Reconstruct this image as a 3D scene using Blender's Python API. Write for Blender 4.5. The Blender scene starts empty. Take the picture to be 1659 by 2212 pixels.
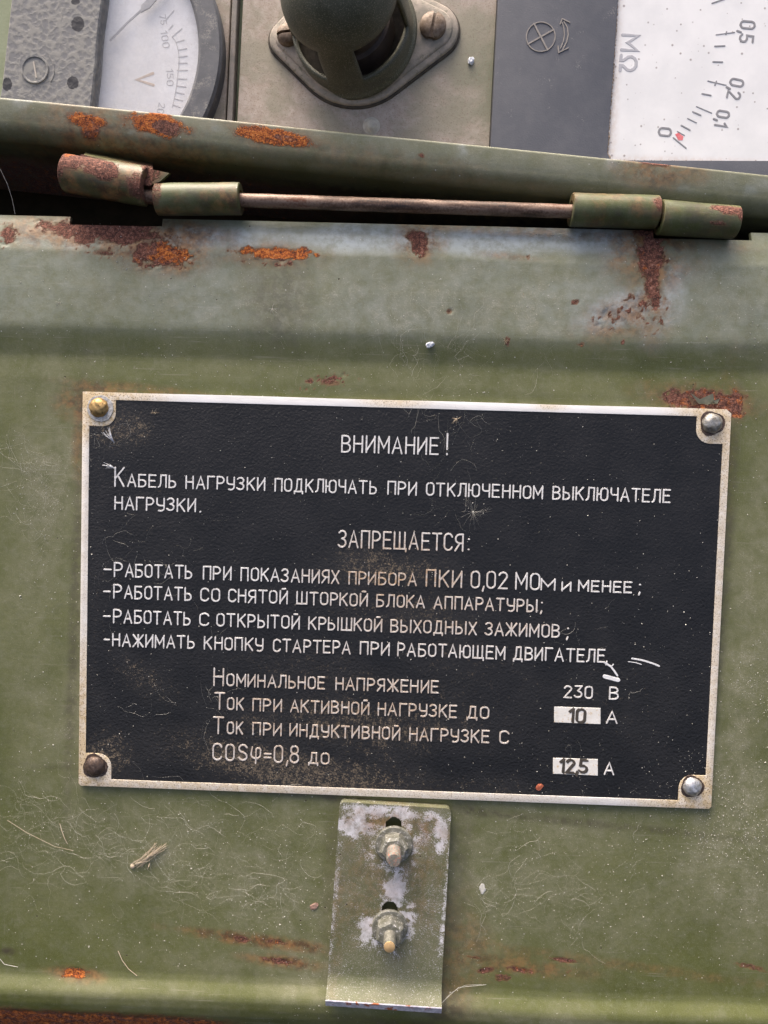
import bpy, bmesh, math, random
import numpy as np
from mathutils import Matrix, Vector

random.seed(7); rng = np.random.default_rng(11)
SC = bpy.context.scene
COL = SC.collection
R_ = math.radians
S = 0.001                                   # everything below is written in millimetres

# ------------------------------------------------------------------ camera, sky, sun, exposure
TILT = R_(38)                               # how far the open lid leans back from upright
# lid coordinates: x right, y up the lid, z out of it.  World: z up, viewer on the -y side
TM = Matrix(((1, 0, 0, 0), (0, math.sin(TILT), -math.cos(TILT), 0), (0, math.cos(TILT), math.sin(TILT), 0.9), (0, 0, 0, 1)))
CAM = np.array([-1.105, 30.674, 184.37])
CR = np.array([0.99938784, 0.02956919, -0.01869791])
CU = np.array([-0.03039644, 0.99849603, -0.0456261])
CV = np.array([-0.01732066, -0.04616652, -0.99878358])
FPX = 1597.0
cd = bpy.data.cameras.new('camera'); cam = bpy.data.objects.new('camera', cd); COL.objects.link(cam)
cd.sensor_fit = 'VERTICAL'; cd.sensor_height = 36; cd.lens = FPX / 2212 * 36
cd.clip_start = 0.01; cd.clip_end = 50
cm = Matrix([[CR[i], CU[i], -CV[i], CAM[i] * S] for i in range(3)] + [[0, 0, 0, 1]])
cam.matrix_world = TM @ cm
SC.camera = cam

SUN_EL, SUN_AZ = R_(58), R_(-28)            # azimuth from +y (behind the box) towards +x
w = bpy.data.worlds.new('World'); SC.world = w; w.use_nodes = True
nt = w.node_tree; bg = nt.nodes['Background']
sky = nt.nodes.new('ShaderNodeTexSky'); sky.sky_type = 'NISHITA'; sky.sun_disc = False
sky.sun_elevation = SUN_EL; sky.sun_rotation = SUN_AZ
sky.air_density = 0.55; sky.dust_density = 10.0; sky.ozone_density = 0.0
nt.links.new(sky.outputs[0], bg.inputs[0]); bg.inputs[1].default_value = 0.13
sd = bpy.data.lights.new('sun', 'SUN'); sun = bpy.data.objects.new('sun', sd); COL.objects.link(sun)
sd.energy = 1.1; sd.angle = R_(50); sd.color = (1.0, 0.93, 0.84)
sv = Vector((math.sin(SUN_AZ) * math.cos(SUN_EL), math.cos(SUN_AZ) * math.cos(SUN_EL), math.sin(SUN_EL)))
sun.rotation_euler = sv.to_track_quat('Z', 'Y').to_euler()
SC.view_settings.view_transform = 'Standard'; SC.view_settings.look = 'None'
SC.view_settings.exposure = 1.55; SC.view_settings.gamma = 1

# ------------------------------------------------------------------ helpers: places
def U(px, py, z=0.0):
    """millimetre point on the plane z of the lid that stands at this place of the survey photo"""
    d = CR * (px - 829.5) - CU * (py - 1106) + CV * FPX
    t = (z - CAM[2]) / d[2]
    p = CAM + d * t
    return float(p[0]), float(p[1])
def U3(px, py, z=0.0):
    a = U(px, py, z); return (a[0], a[1], z)
PX = 0.1155                                 # millimetres per survey pixel on the lid

# ------------------------------------------------------------------ helpers: value noise
def _h(ix, iy, iz, s):
    n = (ix * 374761393 + iy * 668265263 + iz * 2147483647 * 3 + s * 974634777) & 0xffffffff
    n = ((n ^ (n >> 13)) * 1274126177) & 0xffffffff
    n = ((n ^ (n >> 16)) * 2246822519) & 0xffffffff
    return ((n ^ (n >> 15)) & 0xffff) / 65535.0
def vnoise(x, y, z, s=0):
    ix, iy, iz = (np.floor(a).astype(np.int64) for a in (x, y, z))
    fx, fy, fz = x - ix, y - iy, z - iz
    fx, fy, fz = (f * f * (3 - 2 * f) for f in (fx, fy, fz))
    r = 0
    for dx in (0, 1):
        for dy in (0, 1):
            for dz in (0, 1):
                r = r + _h(ix + dx, iy + dy, iz + dz, s) * (fx if dx else 1 - fx) * (fy if dy else 1 - fy) * (fz if dz else 1 - fz)
    return r
def fbm(x, y, z, sc, octv=4, s=0, g=0.5):
    """-1..1"""
    r = 0; a = 1; t = 0
    for o in range(octv):
        f = 2 ** o / sc
        r = r + a * (vnoise(x * f, y * f, z * f, s + o) * 2 - 1); t += a; a *= g
    return r / t
def sstep(a, b, x):
    t = np.clip((x - a) / (b - a), 0, 1); return t * t * (3 - 2 * t)

# ------------------------------------------------------------------ helpers: objects
class MB:
    def __init__(s): s.v = []; s.f = []
    def add(s, vs, fs):
        o = len(s.v); s.v += [tuple(v) for v in vs]; s.f += [tuple(i + o for i in f) for f in fs]
    def box(s, x0, x1, y0, y1, z0, z1):
        s.add([(x0, y0, z0), (x1, y0, z0), (x1, y1, z0), (x0, y1, z0), (x0, y0, z1), (x1, y0, z1), (x1, y1, z1), (x0, y1, z1)],
              [(3, 2, 1, 0), (4, 5, 6, 7), (0, 1, 5, 4), (1, 2, 6, 5), (2, 3, 7, 6), (3, 0, 4, 7)])
    def prism(s, pts, z0, z1, bev=0.0):
        """convex or simple outline (ccw), flat top, optional chamfer"""
        n = len(pts); P = np.array(pts, float)
        lev = [(0, z0), (0, z1 - bev), (bev, z1)] if bev else [(0, z0), (0, z1)]
        nx = np.roll(P, -1, 0) - P; nx /= np.linalg.norm(nx, axis=1)[:, None] + 1e-9
        inn = np.stack([-nx[:, 1], nx[:, 0]], 1); m = inn + np.roll(inn, 1, 0)
        m /= np.maximum((m * m).sum(1)[:, None] / 2, .5)
        vs = []
        for d, z in lev:
            Q = P + m * d; vs += [(q[0], q[1], z) for q in Q]
        fs = []
        for l in range(len(lev) - 1):
            for i in range(n):
                j = (i + 1) % n; fs.append((l * n + i, l * n + j, l * n + n + j, l * n + n + i))
        k = (len(lev) - 1) * n
        fs.append(tuple(k + i for i in range(n))); fs.append(tuple(reversed(range(n))))
        s.add(vs, fs)
    def lathe(s, prof, c, n=32, M=None, a0=0.0, a1=2 * math.pi, skip=None):
        full = abs(a1 - a0 - 2 * math.pi) < 1e-6
        m = n if full else n + 1; vs = []
        for r, z in prof:
            for i in range(m):
                a = a0 + (a1 - a0) * i / n
                p = Vector((r * math.cos(a), r * math.sin(a), z))
                if M is not None: p = M @ p
                vs.append((p.x + c[0], p.y + c[1], p.z + c[2]))
        fs = []
        for k in range(len(prof) - 1):
            for i in range(n):
                if skip and skip(k, a0 + (a1 - a0) * (i + .5) / n): continue
                j = (i + 1) % m
                fs.append((k * m + i, k * m + j, (k + 1) * m + j, (k + 1) * m + i))
        s.add(vs, fs)
    def tube(s, pts, r, n=3):
        P = np.array(pts, float)
        if len(P) < 2: return
        T = np.gradient(P, axis=0); T /= np.linalg.norm(T, axis=1)[:, None] + 1e-9
        A = np.cross(T, [0.02, 0.03, 1.0]); A /= np.linalg.norm(A, axis=1)[:, None] + 1e-9
        B = np.cross(T, A); vs = []
        rr = r if hasattr(r, '__len__') else [r] * len(P)
        for i in range(len(P)):
            for k in range(n):
                a = 2 * math.pi * k / n + .5
                vs.append(tuple(P[i] + (A[i] * math.cos(a) + B[i] * math.sin(a)) * rr[i]))
        fs = []
        for i in range(len(P) - 1):
            for k in range(n):
                l = (k + 1) % n; fs.append((i * n + k, i * n + l, i * n + n + l, i * n + n + k))
        fs.append(tuple(reversed(range(n)))); fs.append(tuple((len(P) - 1) * n + k for k in range(n)))
        s.add(vs, fs)
    def stroke(s, pts, w, z0, z1, E1=None, E2=None, o=None):
        """a raised pen stroke in the plane; pts 2-D"""
        P = [Vector((p[0], p[1])) for p in pts]
        closed = (P[0] - P[-1]).length < 1e-5
        n = len(P); rows = []
        def nrm(a, b):
            d = b - a
            if d.length < 1e-9: return Vector((0, 1))
            d.normalize(); return Vector((-d.y, d.x))
        for i in range(n):
            if closed and i in (0, n - 1): a, b = nrm(P[-2], P[0]), nrm(P[0], P[1])
            elif i == 0: a = b = nrm(P[0], P[1])
            elif i == n - 1: a = b = nrm(P[-2], P[-1])
            else: a, b = nrm(P[i - 1], P[i]), nrm(P[i], P[i + 1])
            m = a + b
            if m.length < 0.5: m = a.copy()
            m.normalize(); k = 1 / max(.55, m.dot(a)); rows.append((P[i], m * k, 1.0))
        if not closed:
            d0 = (P[0] - P[1]).normalized(); d1 = (P[-1] - P[-2]).normalized()
            rows = [(P[0] + d0 * w, rows[0][1], .35), (P[0] + d0 * w * .55, rows[0][1], .85)] + rows + \
                   [(P[-1] + d1 * w * .55, rows[-1][1], .85), (P[-1] + d1 * w, rows[-1][1], .35)]
        vs = []
        for p, m, k in rows:
            for q, z in ((1, z0), (.8, z1), (-.8, z1), (-1, z0)):
                v = p + m * (w * k * q); vs.append((v.x, v.y, z))
        fs = []
        for i in range(len(rows) - 1):
            for k in range(3): fs.append((i * 4 + k, i * 4 + k + 1, i * 4 + k + 5, i * 4 + k + 4))
        if not closed: fs.append((0, 3, 2, 1)); e = (len(rows) - 1) * 4; fs.append((e, e + 1, e + 2, e + 3))
        s.add(vs, fs)

TOPS = []
def thing(name, label, cat, base, group=None, kind=None):
    o = bpy.data.objects.new(name, None); COL.objects.link(o); o.empty_display_size = .01
    o['label'] = label; o['category'] = cat
    if group: o['group'] = group
    if kind: o['kind'] = kind
    o['b'] = base; TOPS.append((o, base)); return o
def _base(p):
    while p.parent: p = p.parent
    return np.array(p['b'])
def link(me, name, mat, parent=None, base=(0, 0, 0), label=None, cat=None, group=None, kind=None, smooth=True):
    o = bpy.data.objects.new(name, me); COL.objects.link(o)
    if parent is not None: o.parent = parent
    else: o['b'] = base; TOPS.append((o, base))
    if mat: me.materials.append(mat)
    if label: o['label'] = label
    if cat: o['category'] = cat
    if group: o['group'] = group
    if kind: o['kind'] = kind
    return o
def build(name, mb, mat, parent=None, base=(0, 0, 0), smooth=True, angle=35, attr=None, fix=True, **k):
    me = bpy.data.meshes.new(name)
    V = np.array(mb.v, float)
    b = _base(parent) if parent is not None else np.array(base, float)
    me.from_pydata(((V - b) * S).tolist(), [], mb.f)
    if attr: put_attr(me, V, attr)
    if fix:
        bm = bmesh.new(); bm.from_mesh(me); bmesh.ops.recalc_face_normals(bm, faces=bm.faces); bm.to_mesh(me); bm.free()
    if smooth:
        me.polygons.foreach_set('use_smooth', [True] * len(me.polygons))
        try: me.set_sharp_from_angle(angle=R_(angle))
        except Exception: pass
    me.update()
    return link(me, name, mat, parent, base, **k)

# wear and shade masks: every mesh that carries paint gets four numbers at each vertex
#   rust (0..1), dust, stain, tone (0 dark purple rust .. 1 bright orange rust); second set: chalk, grime with painted shade
def put_attr(me, V, fn):
    a, b = fn(V[:, 0], V[:, 1], V[:, 2])
    n = len(V)
    for nm, arr in (('wear', a), ('wear_shade', b)):
        at = me.attributes.new(nm, 'FLOAT_COLOR', 'POINT')
        at.data.foreach_set('color', np.clip(np.stack([np.broadcast_to(c, (n,)) for c in arr], 1), 0, 1).astype(np.float32).ravel())
def blob(x, y, b, warp=None, soft=.5):
    """b = (px, py, rx, ry, angle deg) in survey pixels on the lid plane; 1 in the middle, 0 outside"""
    cx, cy = U(b[0], b[1]); a = R_(-(b[4] if len(b) > 4 else 0) - 1.8)
    dx, dy = x - cx, y - cy
    u = (dx * math.cos(a) + dy * math.sin(a)) / (b[2] * PX); v = (-dx * math.sin(a) + dy * math.cos(a)) / (b[3] * PX)
    d = np.sqrt(u * u + v * v)
    if warp is not None: d = d + warp
    return 1 - sstep(1 - soft, 1 + soft, d)

# ------------------------------------------------------------------ helpers: materials
class NT:
    def __init__(s, name):
        s.m = bpy.data.materials.new(name); s.m.use_nodes = True; s.t = s.m.node_tree
        s.b = s.t.nodes['Principled BSDF']; s.out = s.t.nodes['Material Output']
        tc = s.n('ShaderNodeTexCoord'); mp = s.n('ShaderNodeMapping'); mp.inputs['Scale'].default_value = (1000, 1000, 1000)
        s.l(tc.outputs['Object'], mp.inputs[0]); s.co = mp.outputs[0]
    def n(s, t): return s.t.nodes.new(t)
    def l(s, a, b): s.t.links.new(a, b)
    def put(s, sock, v):
        if hasattr(v, 'is_output'): s.l(v, sock)
        elif isinstance(v, (tuple, list)): sock.default_value = (*v, 1) if len(v) == 3 and sock.type == 'RGBA' else v
        elif sock.type == 'RGBA': sock.default_value = (v, v, v, 1)
        else: sock.default_value = v
    def noise(s, mm, det=4, ro=.55, dist=0, stretch=None, co=None):
        k = s.n('ShaderNodeTexNoise'); k.inputs['Scale'].default_value = 1 / mm; k.inputs['Detail'].default_value = det
        k.inputs['Roughness'].default_value = ro; k.inputs['Distortion'].default_value = dist
        c = co or s.co
        if stretch:
            m = s.n('ShaderNodeMapping'); m.inputs['Scale'].default_value = stretch; s.l(c, m.inputs[0]); c = m.outputs[0]
        s.l(c, k.inputs['Vector']); return k.outputs['Fac']
    def voro(s, mm, feat='F1', rnd=1.0, out='Distance'):
        k = s.n('ShaderNodeTexVoronoi'); k.feature = feat; k.inputs['Scale'].default_value = 1 / mm
        k.inputs['Randomness'].default_value = rnd; s.l(s.co, k.inputs['Vector']); return k.outputs[out]
    def math(s, op, a, b=0.0, c=None, clamp=False):
        k = s.n('ShaderNodeMath'); k.operation = op; k.use_clamp = clamp
        s.put(k.inputs[0], a); s.put(k.inputs[1], b)
        if c is not None: s.put(k.inputs[2], c)
        return k.outputs[0]
    def ss(s, x, a, b, lo=0.0, hi=1.0):
        k = s.n('ShaderNodeMapRange'); k.interpolation_type = 'SMOOTHSTEP'
        s.put(k.inputs[0], x)
        for i, v in enumerate((a, b, lo, hi)): s.put(k.inputs[1 + i], v)
        return k.outputs[0]
    def mix(s, f, a, b):
        k = s.n('ShaderNodeMix'); k.data_type = 'RGBA'; s.put(k.inputs[0], f); s.put(k.inputs[6], a); s.put(k.inputs[7], b); return k.outputs[2]
    def ramp(s, f, stops):
        k = s.n('ShaderNodeValToRGB'); e = k.color_ramp.elements
        while len(e) < len(stops): e.new(.5)
        for i, (p, c) in enumerate(stops): e[i].position = p; e[i].color = (*c, 1)
        s.put(k.inputs[0], f); return k.outputs[0]
    def attr(s, nm):
        k = s.n('ShaderNodeAttribute'); k.attribute_name = nm; q = s.n('ShaderNodeSeparateColor'); s.l(k.outputs['Color'], q.inputs[0])
        return q.outputs[0], q.outputs[1], q.outputs[2], k.outputs['Alpha']
    def sph(s, base, px, py, rx, ry, soft=.6, z=1.0):
        """a soft round area (survey pixels) on the object"""
        cx, cy = U(px, py, z); m = s.n('ShaderNodeMapping'); m.vector_type = 'TEXTURE'
        m.inputs['Location'].default_value = (cx - base[0], cy - base[1], 0); m.inputs['Scale'].default_value = (rx * PX, ry * PX, 1e6)
        s.l(s.co, m.inputs[0]); k = s.n('ShaderNodeVectorMath'); k.operation = 'LENGTH'; s.l(m.outputs[0], k.inputs[0])
        return s.ss(k.outputs['Value'], 1 - soft, 1 + soft, 1.0, 0.0)
    def bump(s, h, mm=.1, strength=1.0, prev=None):
        k = s.n('ShaderNodeBump'); k.inputs['Distance'].default_value = mm * S; k.inputs['Strength'].default_value = strength
        s.put(k.inputs['Height'], h)
        if prev is not None: s.l(prev, k.inputs['Normal'])
        return k.outputs[0]
    def fin(s, col=None, rough=None, metal=None, nrm=None, spec=None):
        for nm, v in (('Base Color', col), ('Roughness', rough), ('Metallic', metal), ('Normal', nrm), ('Specular IOR Level', spec)):
            if v is not None: s.put(s.b.inputs[nm], v)
        return s.m

RUST = [(.34, (.020, .008, .006)), (.43, (.10, .026, .010)), (.49, (.30, .070, .014)), (.56, (.52, .16, .028)), (.68, (.66, .30, .10))]
def paint_mat(name, g1=(.078, .088, .018), g2=(.106, .114, .033), dustc=(.37, .345, .26), speck=.5, rough=.36, dusty=1.0, gran=False):
    k = NT(name); rust, dust, stain, tone = k.attr('wear'); chalk, grime_shade, bare, _ = k.attr('wear_shade')
    big = k.noise(22, 5, .6); mid = k.noise(2.2, 5, .65); fine = k.noise(.35, 3, .6); grit = k.noise(.16, 2, .5)
    col = k.mix(k.ss(big, .35, .68), g1, g2)
    col = k.mix(k.math('MULTIPLY', k.ss(mid, .42, .75), .35), col, (.14, .15, .085))
    blot = k.noise(7, 6, .75, .3)
    col = k.mix(k.math('MULTIPLY', k.ss(blot, .52, .66), .16), col, (.20, .195, .14))
    col = k.mix(k.math('MULTIPLY', k.ss(blot, .46, .34), .22), col, (.055, .062, .022))
    col = k.mix(k.math('MULTIPLY', k.ss(k.noise(1.7, 6, .8), .60, .70), .4), col, (.24, .23, .18))
    scr = k.noise(1.0, 4, .7, stretch=(.05, 1.6, 1)); scv = k.noise(1.0, 4, .7, stretch=(1.8, .06, 1))
    col = k.mix(k.math('MULTIPLY', k.ss(scr, .62, .70), .35), col, (.26, .25, .19)); col = k.mix(k.math('MULTIPLY', k.ss(scv, .62, .72), .25), col, (.24, .235, .18))
    gg = k.noise(.22, 3, .7)
    col = k.mix(k.math('MULTIPLY', k.ss(gg, .56, .66), .30), col, (.25, .24, .19)); col = k.mix(k.math('MULTIPLY', k.ss(gg, .44, .34), .35), col, (.05, .052, .02))
    # dust lies in grains and smears
    sm = k.noise(5, 6, .7, .4)
    dd = k.math('MULTIPLY', dust, k.ss(sm, .25, .75, .25, 1.15))
    gr = k.math('ADD', k.math('ADD', k.math('MULTIPLY', fine, .4), k.math('MULTIPLY', grit, .4)), k.math('MULTIPLY', k.noise(1.4, 5, .75), .2))
    thr = k.math('SUBTRACT', .69, k.math('MULTIPLY', dd, .22))
    dm = k.ss(k.math('SUBTRACT', gr, thr), -.015, .05)
    dm = k.math('MAXIMUM', k.math('MULTIPLY', dm, .62 * dusty), k.math('MULTIPLY', dd, .40 * dusty))
    col = k.mix(dm, col, dustc)
    if gran: chalk = k.math('MAXIMUM', k.math('MULTIPLY', k.ss(k.noise(.30, 4, .8), .59, .65), .45), chalk)
    if gran: chalk = k.math('MAXIMUM', k.math('MULTIPLY', k.ss(k.noise(.34, 4, .8), 
        .59, .65), .6), k.ss(k.math('ADD', k.math('MULTIPLY', gr, 1.0), k.math('MULTIPLY', chalk, .26)), .58, .70))
    col = k.mix(k.math('MULTIPLY', chalk, k.ss(k.noise(3, 6, .7), .3, .65, .45, 1.0)), col, (.44, .49, .50) if not gran else (.74, .73, .76))
    # brown bleed round the rust
    st = k.math('MULTIPLY', stain, k.ss(k.noise(3.5, 6, .72), .36, .60, .25, 1.15), clamp=True)
    col = k.mix(st, col, k.mix(k.ss(k.noise(2.6, 6, .75), .38, .62), (.080, .040, .018), (.26, .135, .050)))
    col = k.mix(k.math('MULTIPLY', grime_shade, k.ss(mid, .38, .60, .35, 1.0)), col, (.050, .040, .024))
    # tiny pale flecks and pin holes
    v = k.voro(2.6); fl = k.ss(v, .035, .075, 1.0, 0.0)
    sel = k.n('ShaderNodeSeparateColor'); vc = k.voro(2.6, out='Color'); k.l(vc, sel.inputs[0])
    fl = k.math('MULTIPLY', fl, k.math('LESS_THAN', sel.outputs[0], speck))
    col = k.mix(k.math('MULTIPLY', fl, .8), col, (.5, .49, .44))
    v2 = k.voro(6.5); ph = k.ss(v2, .02, .04, 1.0, 0.0); col = k.mix(ph, col, (.05, .035, .02))
    # rust
    rn = k.noise(.9, 6, .7); rf = k.noise(.28, 4, .6)
    rr = k.math('ADD', rust, k.math('MULTIPLY', k.math('SUBTRACT', k.math('ADD', k.math('MULTIPLY', rn, .55), k.math('MULTIPLY', rf, .45)), .5), 2.6))
    rm = k.ss(rr, .42, .60)
    rc = k.math('ADD', k.math('MULTIPLY', rn, .55), k.math('MULTIPLY', rf, .45))
    orange = k.ramp(rc, RUST)
    dark = k.ramp(rc, [(.34, (.018, .009, .008)), (.44, (.060, .024, .017)), (.51, (.14, .052, .033)), (.58, (.26, .115, .078)), (.68, (.36, .22, .17))])
    halo = k.math('MULTIPLY', k.ss(k.math('ADD', rust, k.math('MULTIPLY', k.math('SUBTRACT', k.noise(2.2, 6, .75), .5), .9)), .10, .46), .8)
    col = k.mix(halo, col, k.mix(k.noise(.8, 4, .7), (.10, .045, .02), (.24, .12, .05)))
    rcol = k.mix(k.ss(k.math('ADD', tone, k.math('MULTIPLY', k.math('SUBTRACT', k.noise(1.6, 4), .5), .9)), .4, .6), dark, orange)
    col = k.mix(rm, col, rcol)
    ro = k.math('ADD', rough, k.math('MULTIPLY', dm, .35)); ro = k.math('ADD', ro, k.math('MULTIPLY', mid, .10))
    ro = k.mix(rm, ro, .92)
    lift = k.ss(rr, .38, .50)       # paint lifts at the edge of a rust patch, rust sits rough
    h = k.math('ADD', k.math('MULTIPLY', lift, .35), k.math('MULTIPLY', k.math('MULTIPLY', rc, rm), 1.6))
    n1 = k.bump(k.math('ADD', k.noise(1.1, 4, .6), k.math('MULTIPLY', fine, .6)), .06, .8)
    n2 = k.bump(h, .35, .9, n1)
    n3 = k.bump(k.math('SUBTRACT', k.math('MULTIPLY', dm, .3), ph), .12, .8, n2)
    return k.fin(col, ro, 0.0, n3, .45)

def simple(name, c1, c2, mm=3, rough=.6, metal=0.0, bump=.05, bmm=.6, c3=None, dustc=None, dust=0.0, spec=.5):
    k = NT(name); a = k.noise(mm, 5, .65); b = k.noise(bmm, 4, .6)
    col = k.mix(k.ss(a, .32, .68), c1, c2)
    if c3: col = k.mix(k.ss(k.noise(mm * .4, 5, .7), .55, .68), col, c3)
    dm = 0
    if dustc:
        dm = k.ss(k.math('ADD', k.math('MULTIPLY', k.noise(mm * .8, 5, .7), .6), k.math('MULTIPLY', k.noise(.3, 3, .6), .4)), .62 - .3 * dust, .70 - .1 * dust)
        col = k.mix(k.math('MULTIPLY', dm, .85), col, dustc)
    ro = k.math('ADD', rough, k.math('MULTIPLY', a, .15))
    if metal and dustc: metal = k.math('MULTIPLY', k.math('SUBTRACT', 1.0, dm), metal)
    return k.fin(col, ro, metal, k.bump(b, bump, .8), spec)

# ------------------------------------------------------------------ wear and painted edge shade of the lid, given once as a list
RUSTS = [  # px, py, rx, ry, angle, tone, strength
    (222, 498, 112, 20, 1, .15, 1), (160, 490, 34, 12, 0, .2, .9), (270, 512, 30, 16, 0, .1, .9), (185, 515, 25, 16, 0, .1, .8),
    (356, 553, 54, 22, 0, .62, 1.2), (318, 550, 22, 20, 0, .2, 1.1), (592, 550, 72, 11, 0, .95, 1.15), (655, 547, 14, 8, 0, .4, 1),
    (612, 552, 16, 10, 0, .4, .9), (226, 549, 20, 7, 0, .7, .62), (20, 508, 13, 20, 0, .1, .8), (903, 512, 22, 15, 10, .05, 1), (908, 535, 14, 16, 0, .1, 1),
    (1409, 520, 27, 30, 0, .25, 1.15), (1405, 560, 26, 40, 0, .35, 1.15), (1407, 605, 16, 38, 0, .3, 1), (1412, 640, 8, 26, 0, .0, .9),
    (1400, 500, 22, 14, 0, .3, 1),
    (1548, 868, 60, 24, 5, .42, 1.5), (1500, 868, 50, 17, 4, .4, 1.3), (1462, 860, 28, 9, 0, .35, 1.15), (1585, 868, 18, 20, 0, .45, 1.2),
    (522, 2028, 20, 7, 3, .25, .66), (602, 2036, 26, 6, 4, .3, .6), (612, 2077, 34, 7, 5, .15, .74), (1022, 2068, 24, 4, 5, .3, .55),
    (1214, 2073, 30, 4, 4, .2, .66), (1124, 2095, 26, 7, 4, .4, .66), (1049, 2095, 16, 6, -15, .1, .72), (1089, 2110, 12, 8, 0, .3, .55), (1229, 2097, 12, 5, 0, .3, .5),
    (1624, 2090, 34, 7, 8, .3, .48), (160, 2101, 26, 8, -3, 1, .95), (1140, 557, 6, 5, 0, .4, .6), (708, 823, 22, 8, 0, .3, .6),
    (970, 675, 6, 5, 0, .2, .62), (1238, 655, 9, 5, -30, .2, .6), (1094, 738, 5, 8, 0, .3, .7), (1342, 742, 4, 5, 0, .2, .9), (1252, 745, 8, 6, 0, .4, .5), (190, 862, 5, 6, 0, .7, .9),
]
SPARSE = [(1335, 672, 60, 20, -24), (1305, 705, 30, 14, 0), (1405, 680, 36, 50, 0), (1370, 655, 40, 20, 0), (20, 510, 30, 30, 0), (905, 550, 16, 10, 0), (590, 570, 60, 8, 0), (360, 582, 50, 8, 0), (1450, 850, 30, 14, 0), (225, 540, 60, 20, 0), (705, 825, 60, 14, -15)]
STAINS = [(240, 510, 190, 42, 0, .75), (360, 555, 85, 36, 0, .8), (590, 552, 100, 26, 0, .7), (905, 525, 48, 45, 0, .8), (1400, 540, 90, 70, 0, .75), (1405, 640, 48, 100, 0, .55),
          (1520, 865, 120, 34, 3, .7), (185, 870, 60, 40, 0, .75), (170, 960, 14, 90, 0, .5), (300, 842, 150, 12, 2, .5), (1100, 557, 60, 8, 3, .5), (420, 500, 80, 24, 0, .6), (1150, 498, 420, 14, 1.5, .45), (60, 500, 60, 34, 0, .3),
          (560, 2032, 170, 14, 4, .9), (610, 2077, 80, 14, 4, .8), (1130, 2085, 150, 20, 4, .55), (1340, 690, 90, 44, -20, .6), (1300, 2078, 320, 12, 4, .3), (165, 2102, 60, 14, 3, .7), (985, 2060, 70, 110, 0, .35), (1560, 1000, 24, 200, 0, .25)]
DUSTS = [(130, 1000, 70, 170, 0, .8), (100, 1150, 90, 160, 0, .7), (60, 1400, 90, 140, 0, .45), (90, 1560, 80, 130, 0, .65), (180, 1300, 26, 500, 0, .7), (60, 830, 90, 60, 0, .4),
         (300, 1800, 260, 90, 15, .6), (200, 1900, 260, 110, 0, .5), (560, 1930, 260, 120, 8, .55), (640, 1760, 120, 70, 0, .5), (640, 2000, 120, 140, 0, .5),
         (1150, 1900, 200, 150, 10, .75), (1250, 1800, 160, 60, 0, .65), (1600, 1800, 90, 150, 20, 1.0), (1560, 1700, 120, 60, 0, .8), (1640, 1950, 90, 110, 0, .8), (1450, 1900, 60, 200, 35, .55),
         (1640, 1300, 70, 420, 0, .75), (1600, 1500, 40, 260, 0, .6), (1000, 1960, 60, 160, 0, .7), (700, 2110, 300, 50, 3, .8), (1300, 2210, 400, 16, 2, .9), (600, 650, 300, 70, 0, .3),
         (900, 820, 900, 40, 1.5, .35), (1100, 650, 500, 80, 0, .45), (330, 2150, 300, 30, 5, .5)]
CHALKS = [(450, 515, 110, 22, 0, .55), (620, 515, 160, 26, 0, .55), (800, 515, 110, 36, 0, .75), (1010, 525, 110, 30, 2, .75), (1180, 520, 130, 30, 2, .75), (1310, 510, 70, 40, 0, .7), (120, 525, 110, 22, 0, .4), (1450, 625, 26, 60, 0, .55), (1250, 640, 120, 50, 0, .3), (1320, 680, 80, 34, -24, .7), (1370, 650, 50, 26, 0, .6), (1400, 690, 60, 60, 0, .4), (1560, 600, 150, 120, 0, .18)]
GRIME_SHADES = [(605, 640, 62, 100, 0, .45), (200, 900, 30, 60, 0, .45), (163, 1300, 12, 420, 0, .55), (880, 1738, 700, 9, 2.1, .6), (1562, 1300, 12, 430, 0, .55), (960, 2170, 50, 30, 0, .7), (990, 1900, 26, 220, 0, .35),
          (712, 1900, 16, 200, 0, .3), (880, 2206, 200, 14, 2, .5), (16, 2055, 18, 8, 0, .9), (420, 505, 60, 20, 0, .3), (360, 480, 30, 14, 0, .5)]  # strips beside plate and bracket edges are painted shade mixed with dirt
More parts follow.
